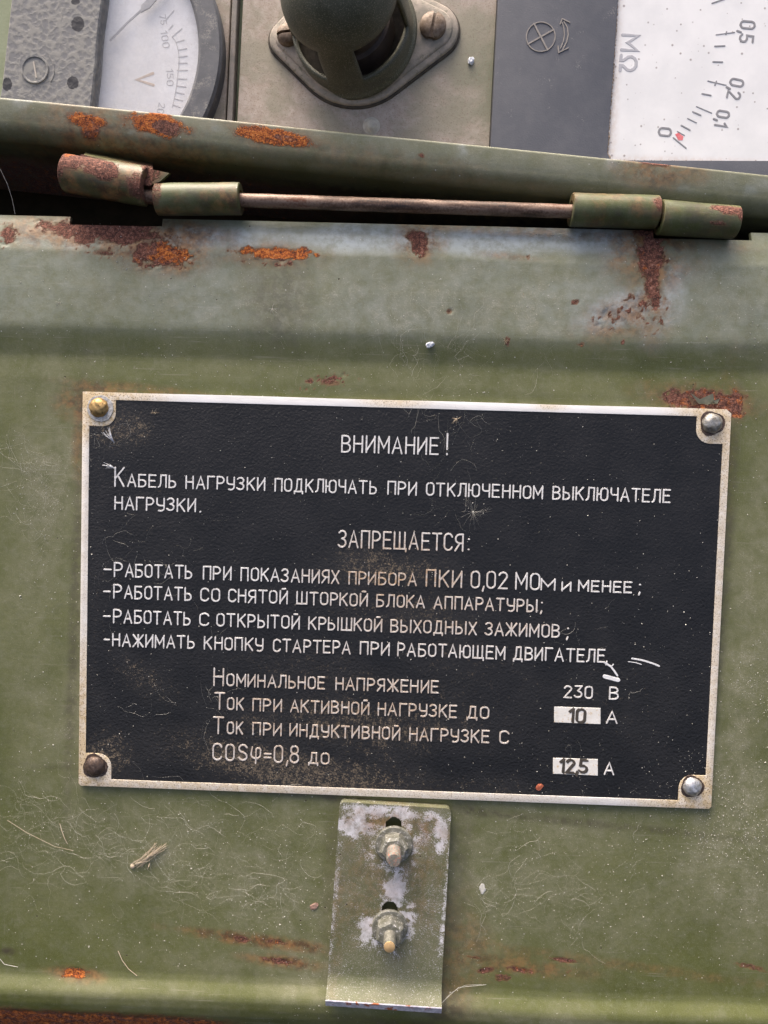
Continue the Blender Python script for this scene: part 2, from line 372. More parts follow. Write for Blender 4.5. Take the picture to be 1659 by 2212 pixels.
def lid_wear_shade(x, y, z):
    w1 = fbm(x, y, z, 5.0, 5, 3) * .55; w2 = fbm(x, y, z, 16, 4, 9) * .8; w3 = fbm(x, y, z, 2.2, 4, 23); w4 = fbm(x, y, z, .9, 3, 24)
    rust = np.zeros_like(x); tone = np.full_like(x, .5); tw = np.zeros_like(x) + 1e-3
    for b in RUSTS:
        m = blob(x, y, b, w1 * .9 + w3 * .45 + w4 * (.9 if b[2] < 15 else .5), .6) * b[6]; rust = np.maximum(rust, m); tone = tone + b[5] * m * 8; tw = tw + m * 8
    tone = tone / (1 + tw - 1e-3)
    for b in SPARSE:
        m = blob(x, y, b, w2 * .4, .6); rust = np.maximum(rust, m * sstep(.08, .5, w3 * .5 + w4) * .85); tone = tone * (1 - m) + .2 * m
    # the rolled bottom edge is rusted through on the left
    lo = U(0, 2155)[1]; xr = U(520, 2200)[0]
    e = sstep(lo, lo - 5.5, y + w1 * 2.2) * (1 - sstep(xr - 30, xr + 12, x + w2 * 20)); rust = np.maximum(rust, e * .95); tone = np.where(e > .3, .55, tone)
    def acc(L, wp, soft):
        r = np.zeros_like(x)
        for b in L: r = 1 - (1 - r) * (1 - blob(x, y, b, wp, soft) * b[5])
        return r
    stain = acc(STAINS, w1 * .5 + w2 * .3, .6); dust = acc(DUSTS, w2 * .7, .9); chalk = acc(CHALKS, w2 * .6 + w1 * .4, .7); grime_shade = acc(GRIME_SHADES, w1 * .6, .7)
    stain = np.maximum(stain, e * .9)
    dust = dust * .8 + .04 + .10 * fbm(x, y, z, 30, 4, 40)
    # paler band above the step: sky sheen painted in as dust and chalk
    up = sstep(U(830, 760)[1], U(830, 700)[1], y); dust = dust + up * .34; chalk = np.maximum(chalk, up * (.20 + .12 * fbm(x, y, z, 12, 4, 44)))
    # grime washed down in faint vertical runs
    runs = sstep(.12, .5, fbm(x, y * .07, z, 3.0, 3, 46)); dust = dust + runs * .10 * sstep(-.3, .3, w2)
    return (rust, dust, stain, tone), (chalk, grime_shade, np.zeros_like(x), np.ones_like(x))

# ------------------------------------------------------------------ the lid
M_lid = paint_mat('green_paint_lid')
M_lip = paint_mat('green_paint_box', g1=(.100, .106, .034), g2=(.145, .150, .070))
lid = thing('box_lid', 'open green steel lid with rusty notched top edge carrying the black plate', 'lid', (0, 20, -1))
def yrow(py): return U(830, py)[1]
_pr = [(455, -1.3), (484, -1.0), (520, .3), (560, 1.15), (640, 1.3), (714, 1.2), (726, 1.1), (777, -.08), (786, -.26), (797, -.28), (836, -.02), (900, .05), (2124, 0.0), (2137, .25), (2158, 1.75), (2168, 1.95), (2186, 1.7), (2204, 1.1), (2230, -.4), (2262, -2.8), (2285, -5.5)]
_py = np.array([yrow(a) for a, _ in _pr])[::-1]; _pz = np.array([b for _, b in _pr])[::-1]
_gy = np.linspace(_py[0] - 5, _py[-1] + 5, 4000); _gz = np.interp(_gy, _py, _pz)
_k = np.hanning(25); _k /= _k.sum(); _gz = np.convolve(np.pad(_gz, 12, 'edge'), _k, 'valid')
def lidz(y): return np.interp(y, _gy, _gz)
def seg(a, b, step):
    n = max(1, int(round((b - a) / step))); return list(np.linspace(a, b, n + 1))[:-1]
nl0, nl1 = U(148, 470)[0], U(349, 470)[0]; nr0, nr1 = U(1414, 500)[0], U(1626, 505)[0]
XS = np.array(seg(-128, nl0, .42) + seg(nl0, nl1, .42) + seg(nl1, nr0, .42) + seg(nr0, nr1, .42) + seg(nr1, 128, .42) + [128.0])
y_top = U(830, 484, -1)[1]; y_nl = U(250, 481, -1)[1]; y_nr = U(1500, 517, -1)[1]; y_n = (y_nl + y_nr) / 2 - .5
YS = np.array(seg(U(830, 2283)[1], y_n, .42) + seg(y_n, y_top, .42) + [y_top])
def grid_mesh(XS, YS, zf, keep=None, thick=1.2):
    X, Y = np.meshgrid(XS, YS); Z = zf(X, Y); ny, nx = X.shape
    V = np.stack([X.ravel(), Y.ravel(), Z.ravel()], 1)
    idx = np.arange(nx * ny).reshape(ny, nx)
    F = np.stack([idx[:-1, :-1], idx[:-1, 1:], idx[1:, 1:], idx[1:, :-1]], -1)
    K = np.ones((ny - 1, nx - 1), bool) if keep is None else keep((X[:-1, :-1] + X[1:, 1:]) / 2, (Y[:-1, :-1] + Y[1:, 1:]) / 2)
    Fk = F[K]
    E = np.concatenate([Fk[:, [0, 1]], Fk[:, [1, 2]], Fk[:, [2, 3]], Fk[:, [3, 0]]])
    key = np.sort(E, 1); key = key[:, 0] * (nx * ny) + key[:, 1]
    u, inv, cnt = np.unique(key, return_inverse=True, return_counts=True); B = E[cnt[inv] == 1]
    bv = np.unique(B); mp = {int(v): i for i, v in enumerate(bv)}
    low = V[bv].copy(); low[:, 2] -= thick; o = len(V)
    # pull the rim in a hair so the edge is not knife sharp
    Vn = np.concatenate([V, low]); Sk = np.array([[b, a, o + mp[int(a)], o + mp[int(b)]] for a, b in B])
    return Vn, np.concatenate([Fk, Sk])
def fast_mesh(name, V, F, base, attr=None, smooth=True, angle=40):
    me = bpy.data.meshes.new(name); n = len(V)
    me.vertices.add(n); me.vertices.foreach_set('co', ((V - np.array(base)) * S).astype(np.float32).ravel())
    k = F.shape[1]; me.loops.add(F.size); me.loops.foreach_set('vertex_index', F.astype(np.int32).ravel())
    me.polygons.add(len(F)); me.polygons.foreach_set('loop_start', np.arange(0, F.size, k, dtype=np.int32))
    me.update(calc_edges=True); me.validate()
    if attr: put_attr(me, V, attr)
    if smooth:
        me.polygons.foreach_set('use_smooth', [True] * len(me.polygons)); me.set_sharp_from_angle(angle=R_(angle))
    return me
def lid_zf(X, Y):
    z = lidz(Y + fbm(X, Y * 0, X * 0, 45, 2, 5) * .5)
    z = z + fbm(X, Y, X * 0, 38, 3, 6) * .22 + fbm(X, Y, X * 0, 7, 2, 8) * .02
    (r, d, s, t), _ = lid_wear_shade(X.ravel(), Y.ravel(), np.zeros(X.size)); r = r.reshape(X.shape)
    rm = sstep(.4, .6, r + fbm(X, Y, X * 0, 1.3, 3, 77) * .2)
    z = z - rm * .12 + rm * fbm(X, Y, X * 0, 1.0, 3, 78) * .22
    return z
def lid_keep(X, Y):
    return ~((Y > y_n) & (((X > nl0) & (X < nl1)) | ((X > nr0) & (X < nr1))))
V, F = grid_mesh(XS, YS, lid_zf, lid_keep, 1.1)
me = fast_mesh('lid_panel', V, F, lid['b'], lid_wear_shade)
link(me, 'lid_panel', M_lid, lid)

# ------------------------------------------------------------------ the box: rolled lip, inner walls, void
box = thing('equipment_box', 'green steel equipment box with rolled rusty lip above the hinge gap', 'box', (0, 125, -20))
LA = math.atan2(U(1659, 378, 2)[1] - U(0, 210, 2)[1], U(1659, 378, 2)[0] - U(0, 210, 2)[0])
lx0, ly0 = U(830, 294, 2)
lt = Vector((math.cos(LA), math.sin(LA))); ln = Vector((math.sin(LA), -math.cos(LA)))     # along the lip, down the picture
prof = []                                          # (distance down the picture, z)
prof += [(-.0, .6), (0.0, 1.9), (.25, 2.1)]
prof += [(d, 2.1 - .02 * d * d) for d in np.arange(.6, 4.4, .4)]
R0 = 4.6; c0 = (4.2, 2.1 - .02 * 4.2 ** 2 - R0 - .1)
prof += [(c0[0] + R0 * math.sin(a), c0[1] + R0 * math.cos(a)) for a in np.linspace(.12, R_(86), 26)]
_e = prof[-1]
prof += [(_e[0] + t * math.sin(R_(4)), _e[1] - t * math.cos(R_(4))) for t in np.arange(.5, 30, .8)]
LR = [(190, 268, 36, 12, 4, .85, .95), (345, 277, 56, 22, 5, .75, 1.2), (366, 285, 30, 12, 5, .2, 1.0), (590, 301, 74, 14, 6, 1, 1.2), (620, 306, 24, 7, 5, .5, .9), (540, 296, 26, 8, 5, .9, 1),
      (1402, 357, 38, 8, 4, .35, .85), (910, 343, 5, 4, 0, .4, .9), (1065, 420, 8, 4, 0, .3, .5), (200, 292, 20, 16, 0, .5, .8)]
LS = [(240, 275, 150, 30, 5, .6), (590, 300, 110, 26, 6, .5), (1410, 375, 80, 34, 0, .75), (130, 268, 90, 16, 0, .35), (250, 330, 220, 50, 3, .8), (800, 350, 300, 22, 5, .3)]
def lip_wear_shade(x, y, z):
    # project to the plane z=0 through height so the marks stay on the sheet
    w1 = fbm(x, y, z, 5, 5, 31) * .5; w3 = fbm(x, y, z, 1.8, 4, 32) * .4; rust = np.zeros_like(x); tone = np.full_like(x, .4)
    for b in LR:
        m = blob(x, y, b, w1 + w3, .55) * b[6] * (z > -8); rust = np.maximum(rust, m); tone = np.where(m > .3, b[5], tone)
    deep = sstep(-4, -16, z)  # deep wall browns and darkens: gap shade painted in over the rust
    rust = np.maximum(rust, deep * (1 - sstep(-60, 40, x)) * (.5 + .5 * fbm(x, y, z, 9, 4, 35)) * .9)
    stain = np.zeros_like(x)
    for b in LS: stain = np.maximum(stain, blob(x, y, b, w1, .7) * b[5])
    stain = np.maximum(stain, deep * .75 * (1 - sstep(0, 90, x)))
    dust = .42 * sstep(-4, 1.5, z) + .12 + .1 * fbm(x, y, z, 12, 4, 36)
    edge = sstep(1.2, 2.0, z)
    return (rust, dust, stain, tone), (edge * (.12 + .3 * sstep(.1, .5, fbm(x, y, z, 6, 4, 39))), np.clip(sstep(-3, -11, z) * 1.0, 0, 1), np.zeros_like(x), np.ones_like(x))  # second set: worn lip edge, then gap shade painted by depth
T = np.arange(-140, 140.1, .8); nP = len(prof)
V = np.array([(lx0 + lt.x * t + ln.x * d, ly0 + lt.y * t + ln.y * d, z + (t + 97) * .0) for t in T for d, z in prof])
V[:, 2] += fbm(V[:, 0], V[:, 1] * 0, V[:, 0] * 0, 30, 2, 50) * .35 * (V[:, 2] > -6)
idx = np.arange(len(V)).reshape(len(T), nP)
F = np.stack([idx[:-1, :-1], idx[:-1, 1:], idx[1:, 1:], idx[1:, :-1]], -1).reshape(-1, 4)
link(fast_mesh('rolled_lip', V, F, box['b'], lip_wear_shade, angle=60), 'rolled_lip', M_lip, box)
M_dark = simple('shaded_box_inside', (.022, .017, .009), (.035, .025, .014), 6, .9, spec=.1)  # near-black colour stands in for the shade inside the hinge gap
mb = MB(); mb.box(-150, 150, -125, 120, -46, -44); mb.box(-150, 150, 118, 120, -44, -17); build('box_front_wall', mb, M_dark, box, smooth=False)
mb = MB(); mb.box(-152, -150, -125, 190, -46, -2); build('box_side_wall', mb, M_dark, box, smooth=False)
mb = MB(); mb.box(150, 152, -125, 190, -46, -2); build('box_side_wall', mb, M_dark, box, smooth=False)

# ------------------------------------------------------------------ hinge
def cyl_between(p0, p1, r0, r1=None, n=28, m=24, rim=.0, hollow=None, dent=0.0, seed=0):
    """a barrel with open bored ends between two 3-D points"""
    p0, p1 = Vector(p0), Vector(p1); ax = p1 - p0; L = ax.length; q = ax.to_track_quat('Z', 'Y').to_matrix()
    r1 = r0 if r1 is None else r1; mbx = MB(); prof = []
    h = hollow or r0 * .55
    prof.append((h, 3.0)); prof.append((h, .0)); prof.append((r0 - .25, -.0))
    for i in range(m + 1):
        t = i / m; r = r0 + (r1 - r0) * t; prof.append((r, .2 + (L - .4) * t))
    prof.append((r1 - .25, L)); prof.append((h, L)); prof.append((h, L - 3))
    mbx.lathe(prof, p0, n, q)
    if dent:
        V = np.array(mbx.v); d = fbm(V[:, 0], V[:, 1], V[:, 2], 5, 3, seed) * dent; c = np.array(p0); a = np.array(ax.normalized())
        rad = V - c; rad -= np.outer(rad @ a, a); rad /= np.linalg.norm(rad, axis=1)[:, None] + 1e-6
        mbx.v = [tuple(v) for v in V + rad * d[:, None]]
    return mbx
def bar_wear(rl, dustb=.3, stb=.3, seed=60):
    def f(x, y, z):
        w1 = fbm(x, y, z, 4, 5, seed) * .5; w3 = fbm(x, y, z, 1.6, 4, seed + 7) * .5; rust = np.zeros_like(x); tone = np.full_like(x, .3)
        for b in rl:
            m = blob(x, y, b, w1 + w3, .4) * b[6]; rust = np.maximum(rust, m); tone = np.where(m > .3, b[5], tone)
        lowz = sstep(2.0, -2.0, z)
        return (rust, dustb + .1 + .4 * fbm(x, y, z, 5, 4, seed + 3), np.clip(stb * 1.6 * sstep(-.2, .3, fbm(x, y, z, 4, 5, seed + 2)) + lowz * .5, 0, 1), tone), (np.zeros_like(x), np.clip(lowz * .75 + .6 * sstep(-.15, .35, fbm(x, y, z, 3.5, 5, seed + 5)), 0, 1), np.zeros_like(x), np.ones_like(x))
    return f
M_bar = paint_mat('green_paint_hinge', g1=(.055, .072, .014), g2=(.080, .095, .026), rough=.42, speck=.35)
ZH = 2.2
mb = cyl_between(U3(339, 431, ZH), U3(521, 430, ZH), 3.75, dent=.1, seed=1)
build('hinge_barrel', mb, M_bar, lid, attr=bar_wear([(350, 430, 16, 30, 0, .3, .5)], .05, .5, 61), label='left hinge barrel of the lid, dusty green')
mb = cyl_between(U3(1233, 453, ZH), U3(1419, 459, ZH), 3.85, dent=.1, seed=2)
build('hinge_barrel', mb, M_bar, lid, attr=bar_wear([(1408, 460, 12, 16, 0, .1, .8)], .05, .4, 62))
mb = cyl_between(U3(142, 374, 3.5), U3(318, 404, 3.5), 4.45, 4.55, dent=.22, seed=3)
# torn leaf that runs from the barrel up to the box wall
tear = [(175, 333, 5.5), (262, 352, 5.2), (330, 366, 5.0), (366, 374, 3.0), (345, 392, 4.5), (322, 402, 4.0), (240, 385, 6.0), (165, 362, 6.2)]
top = [U3(*p) for p in tear]; bot = [(p[0], p[1] + .2, p[2] - 1.2) for p in top]; n = len(top)
mb.add(top + bot, [tuple(range(n)), tuple(range(2 * n - 1, n - 1, -1))] + [(i, (i + 1) % n, n + (i + 1) % n, n + i) for i in range(n)])
leaf = [U3(180, 336, 4.6), U3(330, 367, 4.4), U3(330, 345, -14), U3(190, 318, -14)]; lb = [(p[0], p[1] - 1.0, p[2] - .5) for p in leaf]
mb.add(leaf + lb, [(0, 1, 2, 3), (7, 6, 5, 4), (0, 4, 5, 1), (1, 5, 6, 2), (2, 6, 7, 3), (3, 7, 4, 0)])
build('hinge_barrel', mb, M_bar, box, attr=bar_wear([(240, 390, 42, 18, 6, .12, 1.1), (180, 372, 40, 20, 8, .15, 1), (160, 350, 26, 18, 0, .5, .9), (262, 395, 20, 18, 0, .1, 1.1), (150, 385, 20, 26, 0, .3, .7), (318, 425, 18, 24, 0, .3, .7), (335, 385, 16, 10, 0, .3, .8), (250, 348, 80, 7, 8, .8, .8)], .1, .7, 63), label='bent rust scaled hinge barrel torn from its leaf')
mb = cyl_between(U3(1424, 470, 2.2), U3(1590, 481, 2.4), 4.05, 3.75, dent=.08, seed=4)
build('hinge_barrel', mb, M_bar, box, attr=bar_wear([(1545, 470, 30, 8, 5, .1, 1.0), (1580, 480, 14, 18, 0, .12, 1.05), (1530, 500, 18, 6, 0, .2, .6)], .0, .2, 64))
kp = NT('rusty_rod'); a = kp.noise(3, 5, .6, stretch=(.25, 1, 1)); b = kp.noise(.5, 4, .6)
M_rod = kp.fin(kp.ramp(kp.math('ADD', kp.math('MULTIPLY', a, .7), kp.math('MULTIPLY', b, .3)), [(.36, (.035, .024, .018)), (.46, (.12, .07, .045)), (.54, (.24, .165, .12)), (.64, (.12, .045, .02))]), .5, .25, kp.bump(b, .05, .7))
mb = MB(); P0, P1 = Vector(U3(305, 425, ZH)), Vector(U3(1440, 464, ZH)); q = (P1 - P0).to_track_quat('Z', 'Y').to_matrix(); L = (P1 - P0).length
mb.lathe([(0, 0), (1.3, .0), (1.62, .3)] + [(1.62 + .03 * math.sin(i * 2.1), .3 + (L - .6) * i / 40) for i in range(1, 40)] + [(1.6, L - .3), (1.3, L), (0, L)], P0, 20, q)
build('hinge_pin', mb, M_rod, None, base=tuple(P0), label='long thin brown steel rod running through the hinge barrels', cat='hinge pin')

# ------------------------------------------------------------------ nameplate
HW, HH = 80.0, 49.886
NB = (0, 0, 0)
npl = thing('nameplate', 'black warning plate with aluminium border and raised Cyrillic lettering riveted to the lid', 'sign', NB)
def arc(cx, cy, r, a0, a1, n=8, ry=None):
    ry = r if ry is None else ry
    return [(cx + r * math.cos(R_(a0 + (a1 - a0) * i / n)), cy + ry * math.sin(R_(a0 + (a1 - a0) * i / n))) for i in range(n + 1)]
BW = 1.75; EAR = 6.6; ER = 3.4
ix, iy = HW - BW, HH - BW - .15
inner = [(-ix + EAR, iy), (ix - EAR, iy)] + [(ix - EAR, iy - EAR + ER)] + arc(ix - EAR + ER, iy - EAR + ER, ER, 180, 270)[1:] + [(ix, iy - EAR)]
inner += [(ix, -iy + EAR)] + arc(ix - EAR + ER, -iy + EAR - ER, ER, 90, 180) + [(ix - EAR, -iy)]
inner += [(-ix + EAR, -iy)] + arc(-ix + EAR - ER, -iy + EAR - ER, ER, 0, 90) + [(-ix, -iy + EAR)]
inner += [(-ix, iy - EAR)] + arc(-ix + EAR - ER, iy - EAR + ER, ER, 270, 360) + []
outer = [(-HW, HH)] + [(x, HH + .05 * math.sin(x * .12)) for x in np.linspace(-HW + 4, HW - 1.2, 20)] + [(HW, HH - 1.0), (HW, 0), (HW, -HH + .6), (HW - .6, -HH), (-HW + .6, -HH), (-HW, -HH + .6)]
def ring_mesh(outer, inner, z0, z1, bev):
    bm = bmesh.new(); E = []
    for L in (outer, inner):
        vs = [bm.verts.new((x, y, z1)) for x, y in L]
        for i in range(len(vs)): E.append(bm.edges.new((vs[i], vs[(i + 1) % len(vs)])))
    bmesh.ops.triangle_fill(bm, use_beauty=True, edges=E)
    r = bmesh.ops.extrude_face_region(bm, geom=list(bm.faces))
    for g in r['geom']:
        if isinstance(g, bmesh.types.BMVert): g.co.z = z0
    bmesh.ops.recalc_face_normals(bm, faces=bm.faces)
    eds = [e for e in bm.edges if len(e.link_faces) == 2 and abs(e.verts[0].co.z - z1) < 1e-6 and abs(e.verts[1].co.z - z1) < 1e-6 and e.calc_face_angle(0) > .8]
    if bev: bmesh.ops.bevel(bm, geom=eds, offset=bev, segments=2, affect='EDGES', profile=.6)
    mbx = MB(); bm.verts.ensure_lookup_table(); mbx.v = [tuple(v.co) for v in bm.verts]; mbx.f = [tuple(v.index for v in f.verts) for f in bm.faces]; bm.free(); return mbx
k = NT('bare_aluminium_border')
dirt = k.math('MAXIMUM', k.sph(NB, 212, 880, 130, 80, .7), k.math('MULTIPLY', k.sph(NB, 178, 1150, 60, 330, .8), .35))
for a in ((180, 1620, 90, 240, .95), (400, 1705, 430, 40, .75), (1500, 1710, 130, 90, .95), (1545, 950, 70, 200, .8), (1550, 1350, 60, 480, .6), (1535, 905, 70, 60, .9), (850, 868, 60, 12, .7), (1190, 878, 30, 8, .6), (900, 1715, 320, 40, .55)):
    dirt = k.math('MAXIMUM', dirt, k.math('MULTIPLY', k.sph(NB, *a[:4], .8), a[4]))
dn = k.noise(1.6, 6, .7); df = k.noise(.35, 4, .6)
dm = k.math('MULTIPLY', dirt, k.ss(dn, .3, .62, .45, 1.0))
col = k.mix(k.ss(k.noise(2, 4, .6, stretch=(.15, 1, 1)), .4, .7), (.82, .81, .78), (.70, .69, .66))
col = k.mix(k.math('MULTIPLY', dm, 1.1, clamp=True), col, k.mix(dn, (.60, .44, .20), (.46, .38, .27)))
col = k.mix(k.math('MULTIPLY', dirt, k.ss(df, .55, .62)), col, (.15, .10, .055))
M_alu = k.fin(col, k.math('ADD', .42, k.math('MULTIPLY', dm, .35)), k.math('MULTIPLY', k.math('SUBTRACT', 1.0, dm, clamp=True), .15), k.bump(k.math('ADD', df, dn), .05, .6))
build('border', ring_mesh(outer, inner, .02, 1.02, .12), M_alu, npl, angle=25)
# black field
k = NT('black_crackle_enamel')
rust, dust, stain, tone = k.attr('wear')
c1 = k.noise(.55, 3, .6, .3); c2 = k.voro(.62, 'SMOOTH_F1'); f1 = k.noise(.22, 3, .6)
hgt = k.math('ADD', k.math('MULTIPLY', c1, .9), k.math('ADD', k.math('MULTIPLY', c2, .5), k.math('MULTIPLY', f1, .18)))
col = k.mix(k.ss(k.noise(12, 5, .6), .35, .7), (.0080, .0080, .0082), (.0140, .0136, .0136))
g = k.math('ADD', k.math('MULTIPLY', k.noise(.32, 4, .7), .6), k.math('MULTIPLY', k.noise(1.3, 4, .7), .4))
dsm = k.ss(k.math('SUBTRACT', g, k.math('SUBTRACT', .66, k.math('MULTIPLY', dust, .20))), -.01, .08)
col = k.mix(k.math('MULTIPLY', dsm, .55), col, (.24, .185, .12))
col = k.mix(k.math('MULTIPLY', dust, .10), col, (.14, .13, .115))
col = k.mix(k.math('MULTIPLY', k.ss(k.voro(1.7), .03, .06, 1.0, 0.0), .6), col, (.30, .29, .27))
M_blk = k.fin(col, k.math('ADD', .34, k.math('MULTIPLY', dsm, .4)), 0.0, k.bump(hgt, .20, .8), .38)
def field_wear(x, y, z):
    w = fbm(x, y, z, 14, 4, 80) * .7; d = np.zeros_like(x) + .06
    for b in ((860, 1230, 130, 50, 0, .8), (900, 1320, 180, 60, 0, .6), (260, 930, 90, 50, 0, .8), (560, 1560, 120, 50, 25, .55), (620, 1660, 260, 50, 8, .9), (230, 1640, 60, 60, 0, .8), (300, 1450, 90, 40, 30, .6), (700, 1450, 320, 50, 6, .45),
              (800, 1570, 200, 60, 0, .7), (1000, 1430, 220, 60, 0, .4), (950, 1690, 320, 30, 3, .5), (1300, 1500, 300, 120, 0, .3), (205, 1300, 30, 400, 0, .35), (320, 1120, 100, 120, 0, .25)):
        d = np.maximum(d, blob(x, y, b, w, .8) * b[5])
    o = np.ones_like(x); return (o * 0, d, o * 0, o * 0), (o * 0, o * 0, o * 0, o)
V, F = grid_mesh(np.linspace(-HW + .6, HW - .6, 330), np.linspace(-HH + .6, HH - .6, 210), lambda X, Y: .84 + 0 * X, None, .7)
link(fast_mesh('enamel_field', V, F, NB, field_wear), 'enamel_field', M_blk, npl)

# pen lettering, drawn the way the plate's engraver did
def rbox(x0, y0, x1, y1, r=None):
    r = (x1 - x0) / 2 if r is None else r
    return arc(x1 - r, y1 - r, r, 0, 90, 4) + arc(x0 + r, y1 - r, r, 90, 180, 4) + arc(x0 + r, y0 + r, r, 180, 270, 4) + arc(x1 - r, y0 + r, r, 270, 360, 4) + [(x1, y1 - r)]
def bowl(x0, y0, y1, w, n=6):
    r = (y1 - y0) / 2; rx = min(r, w * .55)
    return [(x0, y1), (x0 + w - rx, y1)] + arc(x0 + w - rx, (y0 + y1) / 2, rx, 90, -90, n, r)[1:] + [(x0, y0)]
def mir(L, w): return [[(w - x, y) for x, y in s] for s in L]
_C = arc(.25, .75, .25, 15, 180, 6) + arc(.25, .25, .25, 180, 345, 6)
G = {
 'А': (.56, [[(0, 0), (.28, 1), (.56, 0)], [(.1, .33), (.46, .33)]]),
 'Б': (.5, [[(.46, 1), (0, 1), (0, 0)], bowl(0, 0, .56, .5)]),
 'В': (.5, [[(0, 0), (0, 1)], bowl(0, .53, 1, .46), bowl(0, 0, .53, .5)]),
 'Г': (.46, [[(0, 0), (0, 1), (.46, 1)]]),
 'Д': (.6, [[(0, -.16), (0, 0), (.6, 0), (.6, -.16)], [(.08, 0), (.17, .3), (.2, 1), (.5, 1), (.5, 0)]]),
 'Е': (.46, [[(.46, 0), (0, 0), (0, 1), (.46, 1)], [(0, .53), (.4, .53)]]),
 'Ж': (.74, [[(.37, 0), (.37, 1)], [(0, 1), (.34, .5), (0, 0)], [(.74, 1), (.4, .5), (.74, 0)]]),
 'З': (.46, [arc(.22, .77, .23, 150, -90, 7), arc(.2, .27, .26, 90, -150, 7)]),
 'И': (.5, [[(0, 1), (0, 0)], [(0, .08), (.5, .92)], [(.5, 1), (.5, 0)]]),
 'Й': (.5, [[(0, 1), (0, 0)], [(0, .08), (.5, .92)], [(.5, 1), (.5, 0)], [(.14, 1.2), (.36, 1.2)]]),
 'К': (.5, [[(0, 0), (0, 1)], [(.5, 1), (.02, .42)], [(.15, .58), (.5, 0)]]),
 'Л': (.54, [[(0, 0), (.1, .08), (.15, .3), (.17, 1), (.54, 1), (.54, 0)]]),
 'М': (.62, [[(0, 0), (0, 1)], [(0, .97), (.31, .3), (.62, .97)], [(.62, 1), (.62, 0)]]),
 'Н': (.5, [[(0, 0), (0, 1)], [(.5, 0), (.5, 1)], [(0, .52), (.5, .52)]]),
 'О': (.5, [rbox(0, 0, .5, 1)]), '0': (.46, [rbox(0, 0, .46, 1)]),
 'П': (.5, [[(0, 0), (0, 1), (.5, 1), (.5, 0)]]),
 'Р': (.48, [[(0, 0), (0, 1)], bowl(0, .45, 1, .48)]),
 'С': (.48, [_C]), 'C': (.48, [_C]),
 'Т': (.54, [[(0, 1), (.54, 1)], [(.27, 1), (.27, 0)]]),
 'У': (.5, [[(0, 1), (0, .62)] + arc(.22, .62, .22, 180, 270, 4, .2)[1:] + [(.5, .42)], [(.5, 1), (.5, .2)] + arc(.25, .22, .25, 0, -120, 4)[1:]]),
 'Х': (.5, [[(0, 0), (.5, 1)], [(0, 1), (.5, 0)]]),
 'Ч': (.48, [[(0, 1), (0, .65)] + arc(.16, .62, .16, 180, 270, 3)[1:] + [(.48, .46)], [(.48, 1), (.48, 0)]]),
 'Ш': (.72, [[(0, 1), (0, 0), (.72, 0), (.72, 1)], [(.36, 0), (.36, 1)]]),
 'Щ': (.76, [[(0, 1), (0, 0), (.76, 0), (.76, -.16)], [(.34, 0), (.34, 1)], [(.68, 0), (.68, 1)]]),
 'Ы': (.7, [[(0, 1), (0, 0)], bowl(0, 0, .54, .44), [(.7, 0), (.7, 1)]]),
 'Ь': (.46, [[(0, 1), (0, 0)], bowl(0, 0, .54, .46)]),
 'Ю': (.74, [[(0, 0), (0, 1)], [(0, .5), (.26, .5)], rbox(.26, 0, .74, 1)]),
 'Я': (.48, mir([[(0, 0), (0, 1)], bowl(0, .45, 1, .48), [(.2, .45), (.48, 0)]], .48)),
 'S': (.46, [arc(.23, .76, .23, 20, 270, 7) + arc(.23, .26, .23, 90, -160, 7)[1:]]),
 'φ': (.5, [[(.05, 1), (0, .6)] + arc(.25, .45, .25, 180, 360, 6) + [(.5, .85)] + arc(.38, .85, .12, 0, 180, 4) + [(.25, -.15)]]),
 '1': (.22, [[(0, .78), (.2, 1), (.2, 0)]]),
 '2': (.46, [arc(.23, .75, .23, 165, -20, 7) + [(0, 0), (.46, 0)]]),
 '3': (.46, [[(.02, 1), (.44, 1), (.2, .6)] + arc(.2, .3, .26, 80, -150, 7)]),
 '5': (.46, [[(.42, 1), (.05, 1), (.02, .55)] + arc(.2, .32, .26, 110, -150, 7)]),
 '7': (.44, [[(0, 1), (.44, 1), (.12, 0)]]),
 '8': (.46, [rbox(.03, .53, .43, 1, .2), rbox(0, 0, .46, .53, .23)]),
 '!': (.0, [[(0, .3), (0, 1.15)], [(0, .0), (0, .04)]]), '.': (.05, [[(0, 0), (.03, .02)]]), ',': (.08, [[(.06, .08), (.0, -.18)]]),
 ':': (.05, [[(0, .12), (.03, .12)], [(0, .85), (.03, .85)]]), ';': (.1, [[(.06, .78), (.09, .78)], [(.08, .06), (.0, -.16)]]),
 '-': (.36, [[(0, .48), (.36, .48)]]), '=': (.36, [[(0, .35), (.36, .35)], [(0, .65), (.36, .65)]]), 'V': (.5, [[(0, 1), (.25, 0), (.5, 1)]]),
 'M': (.62, [[(0, 0), (0, 1), (.31, .35), (.62, 1), (.62, 0)]]), 'Ω': (.62, [[(0, 0), (.2, 0), (.2, .15)] + arc(.31, .6, .29, 235, -55, 9, .4) + [(.42, .15), (.42, 0), (.62, 0)]]),
}
def lay(mb, text, o, d, u, h, width=None, w=.24, z0=.8, z1=1.0, gap=.24, jit=.0):
    """text from the 2-D point o along d, cap height h along u"""
    d, u = Vector(d).normalized(), Vector(u).normalized(); adv = 0; pos = []
    for c in text:
        if c == ' ': adv += .3; continue
        pos.append((c, adv)); adv += G[c][0] + (gap if c not in '.,' else gap * .6)
    nat = adv - gap
    sx = h if width is None else (width / max(nat, .05) if nat > .1 else h)
    for c, a in pos:
        jx, jy, js = (random.uniform(-1, 1) * jit for _ in range(3))
        for q, st in enumerate(G[c][1]):
            P = [Vector(o) + d * ((x + a) * sx + jx) + u * (y * h * (1 + js * .12) + jy + 0 * x) for x, y in st]
            mb.stroke(P, w, z0, z1 + q * .012 + random.uniform(0, .008))
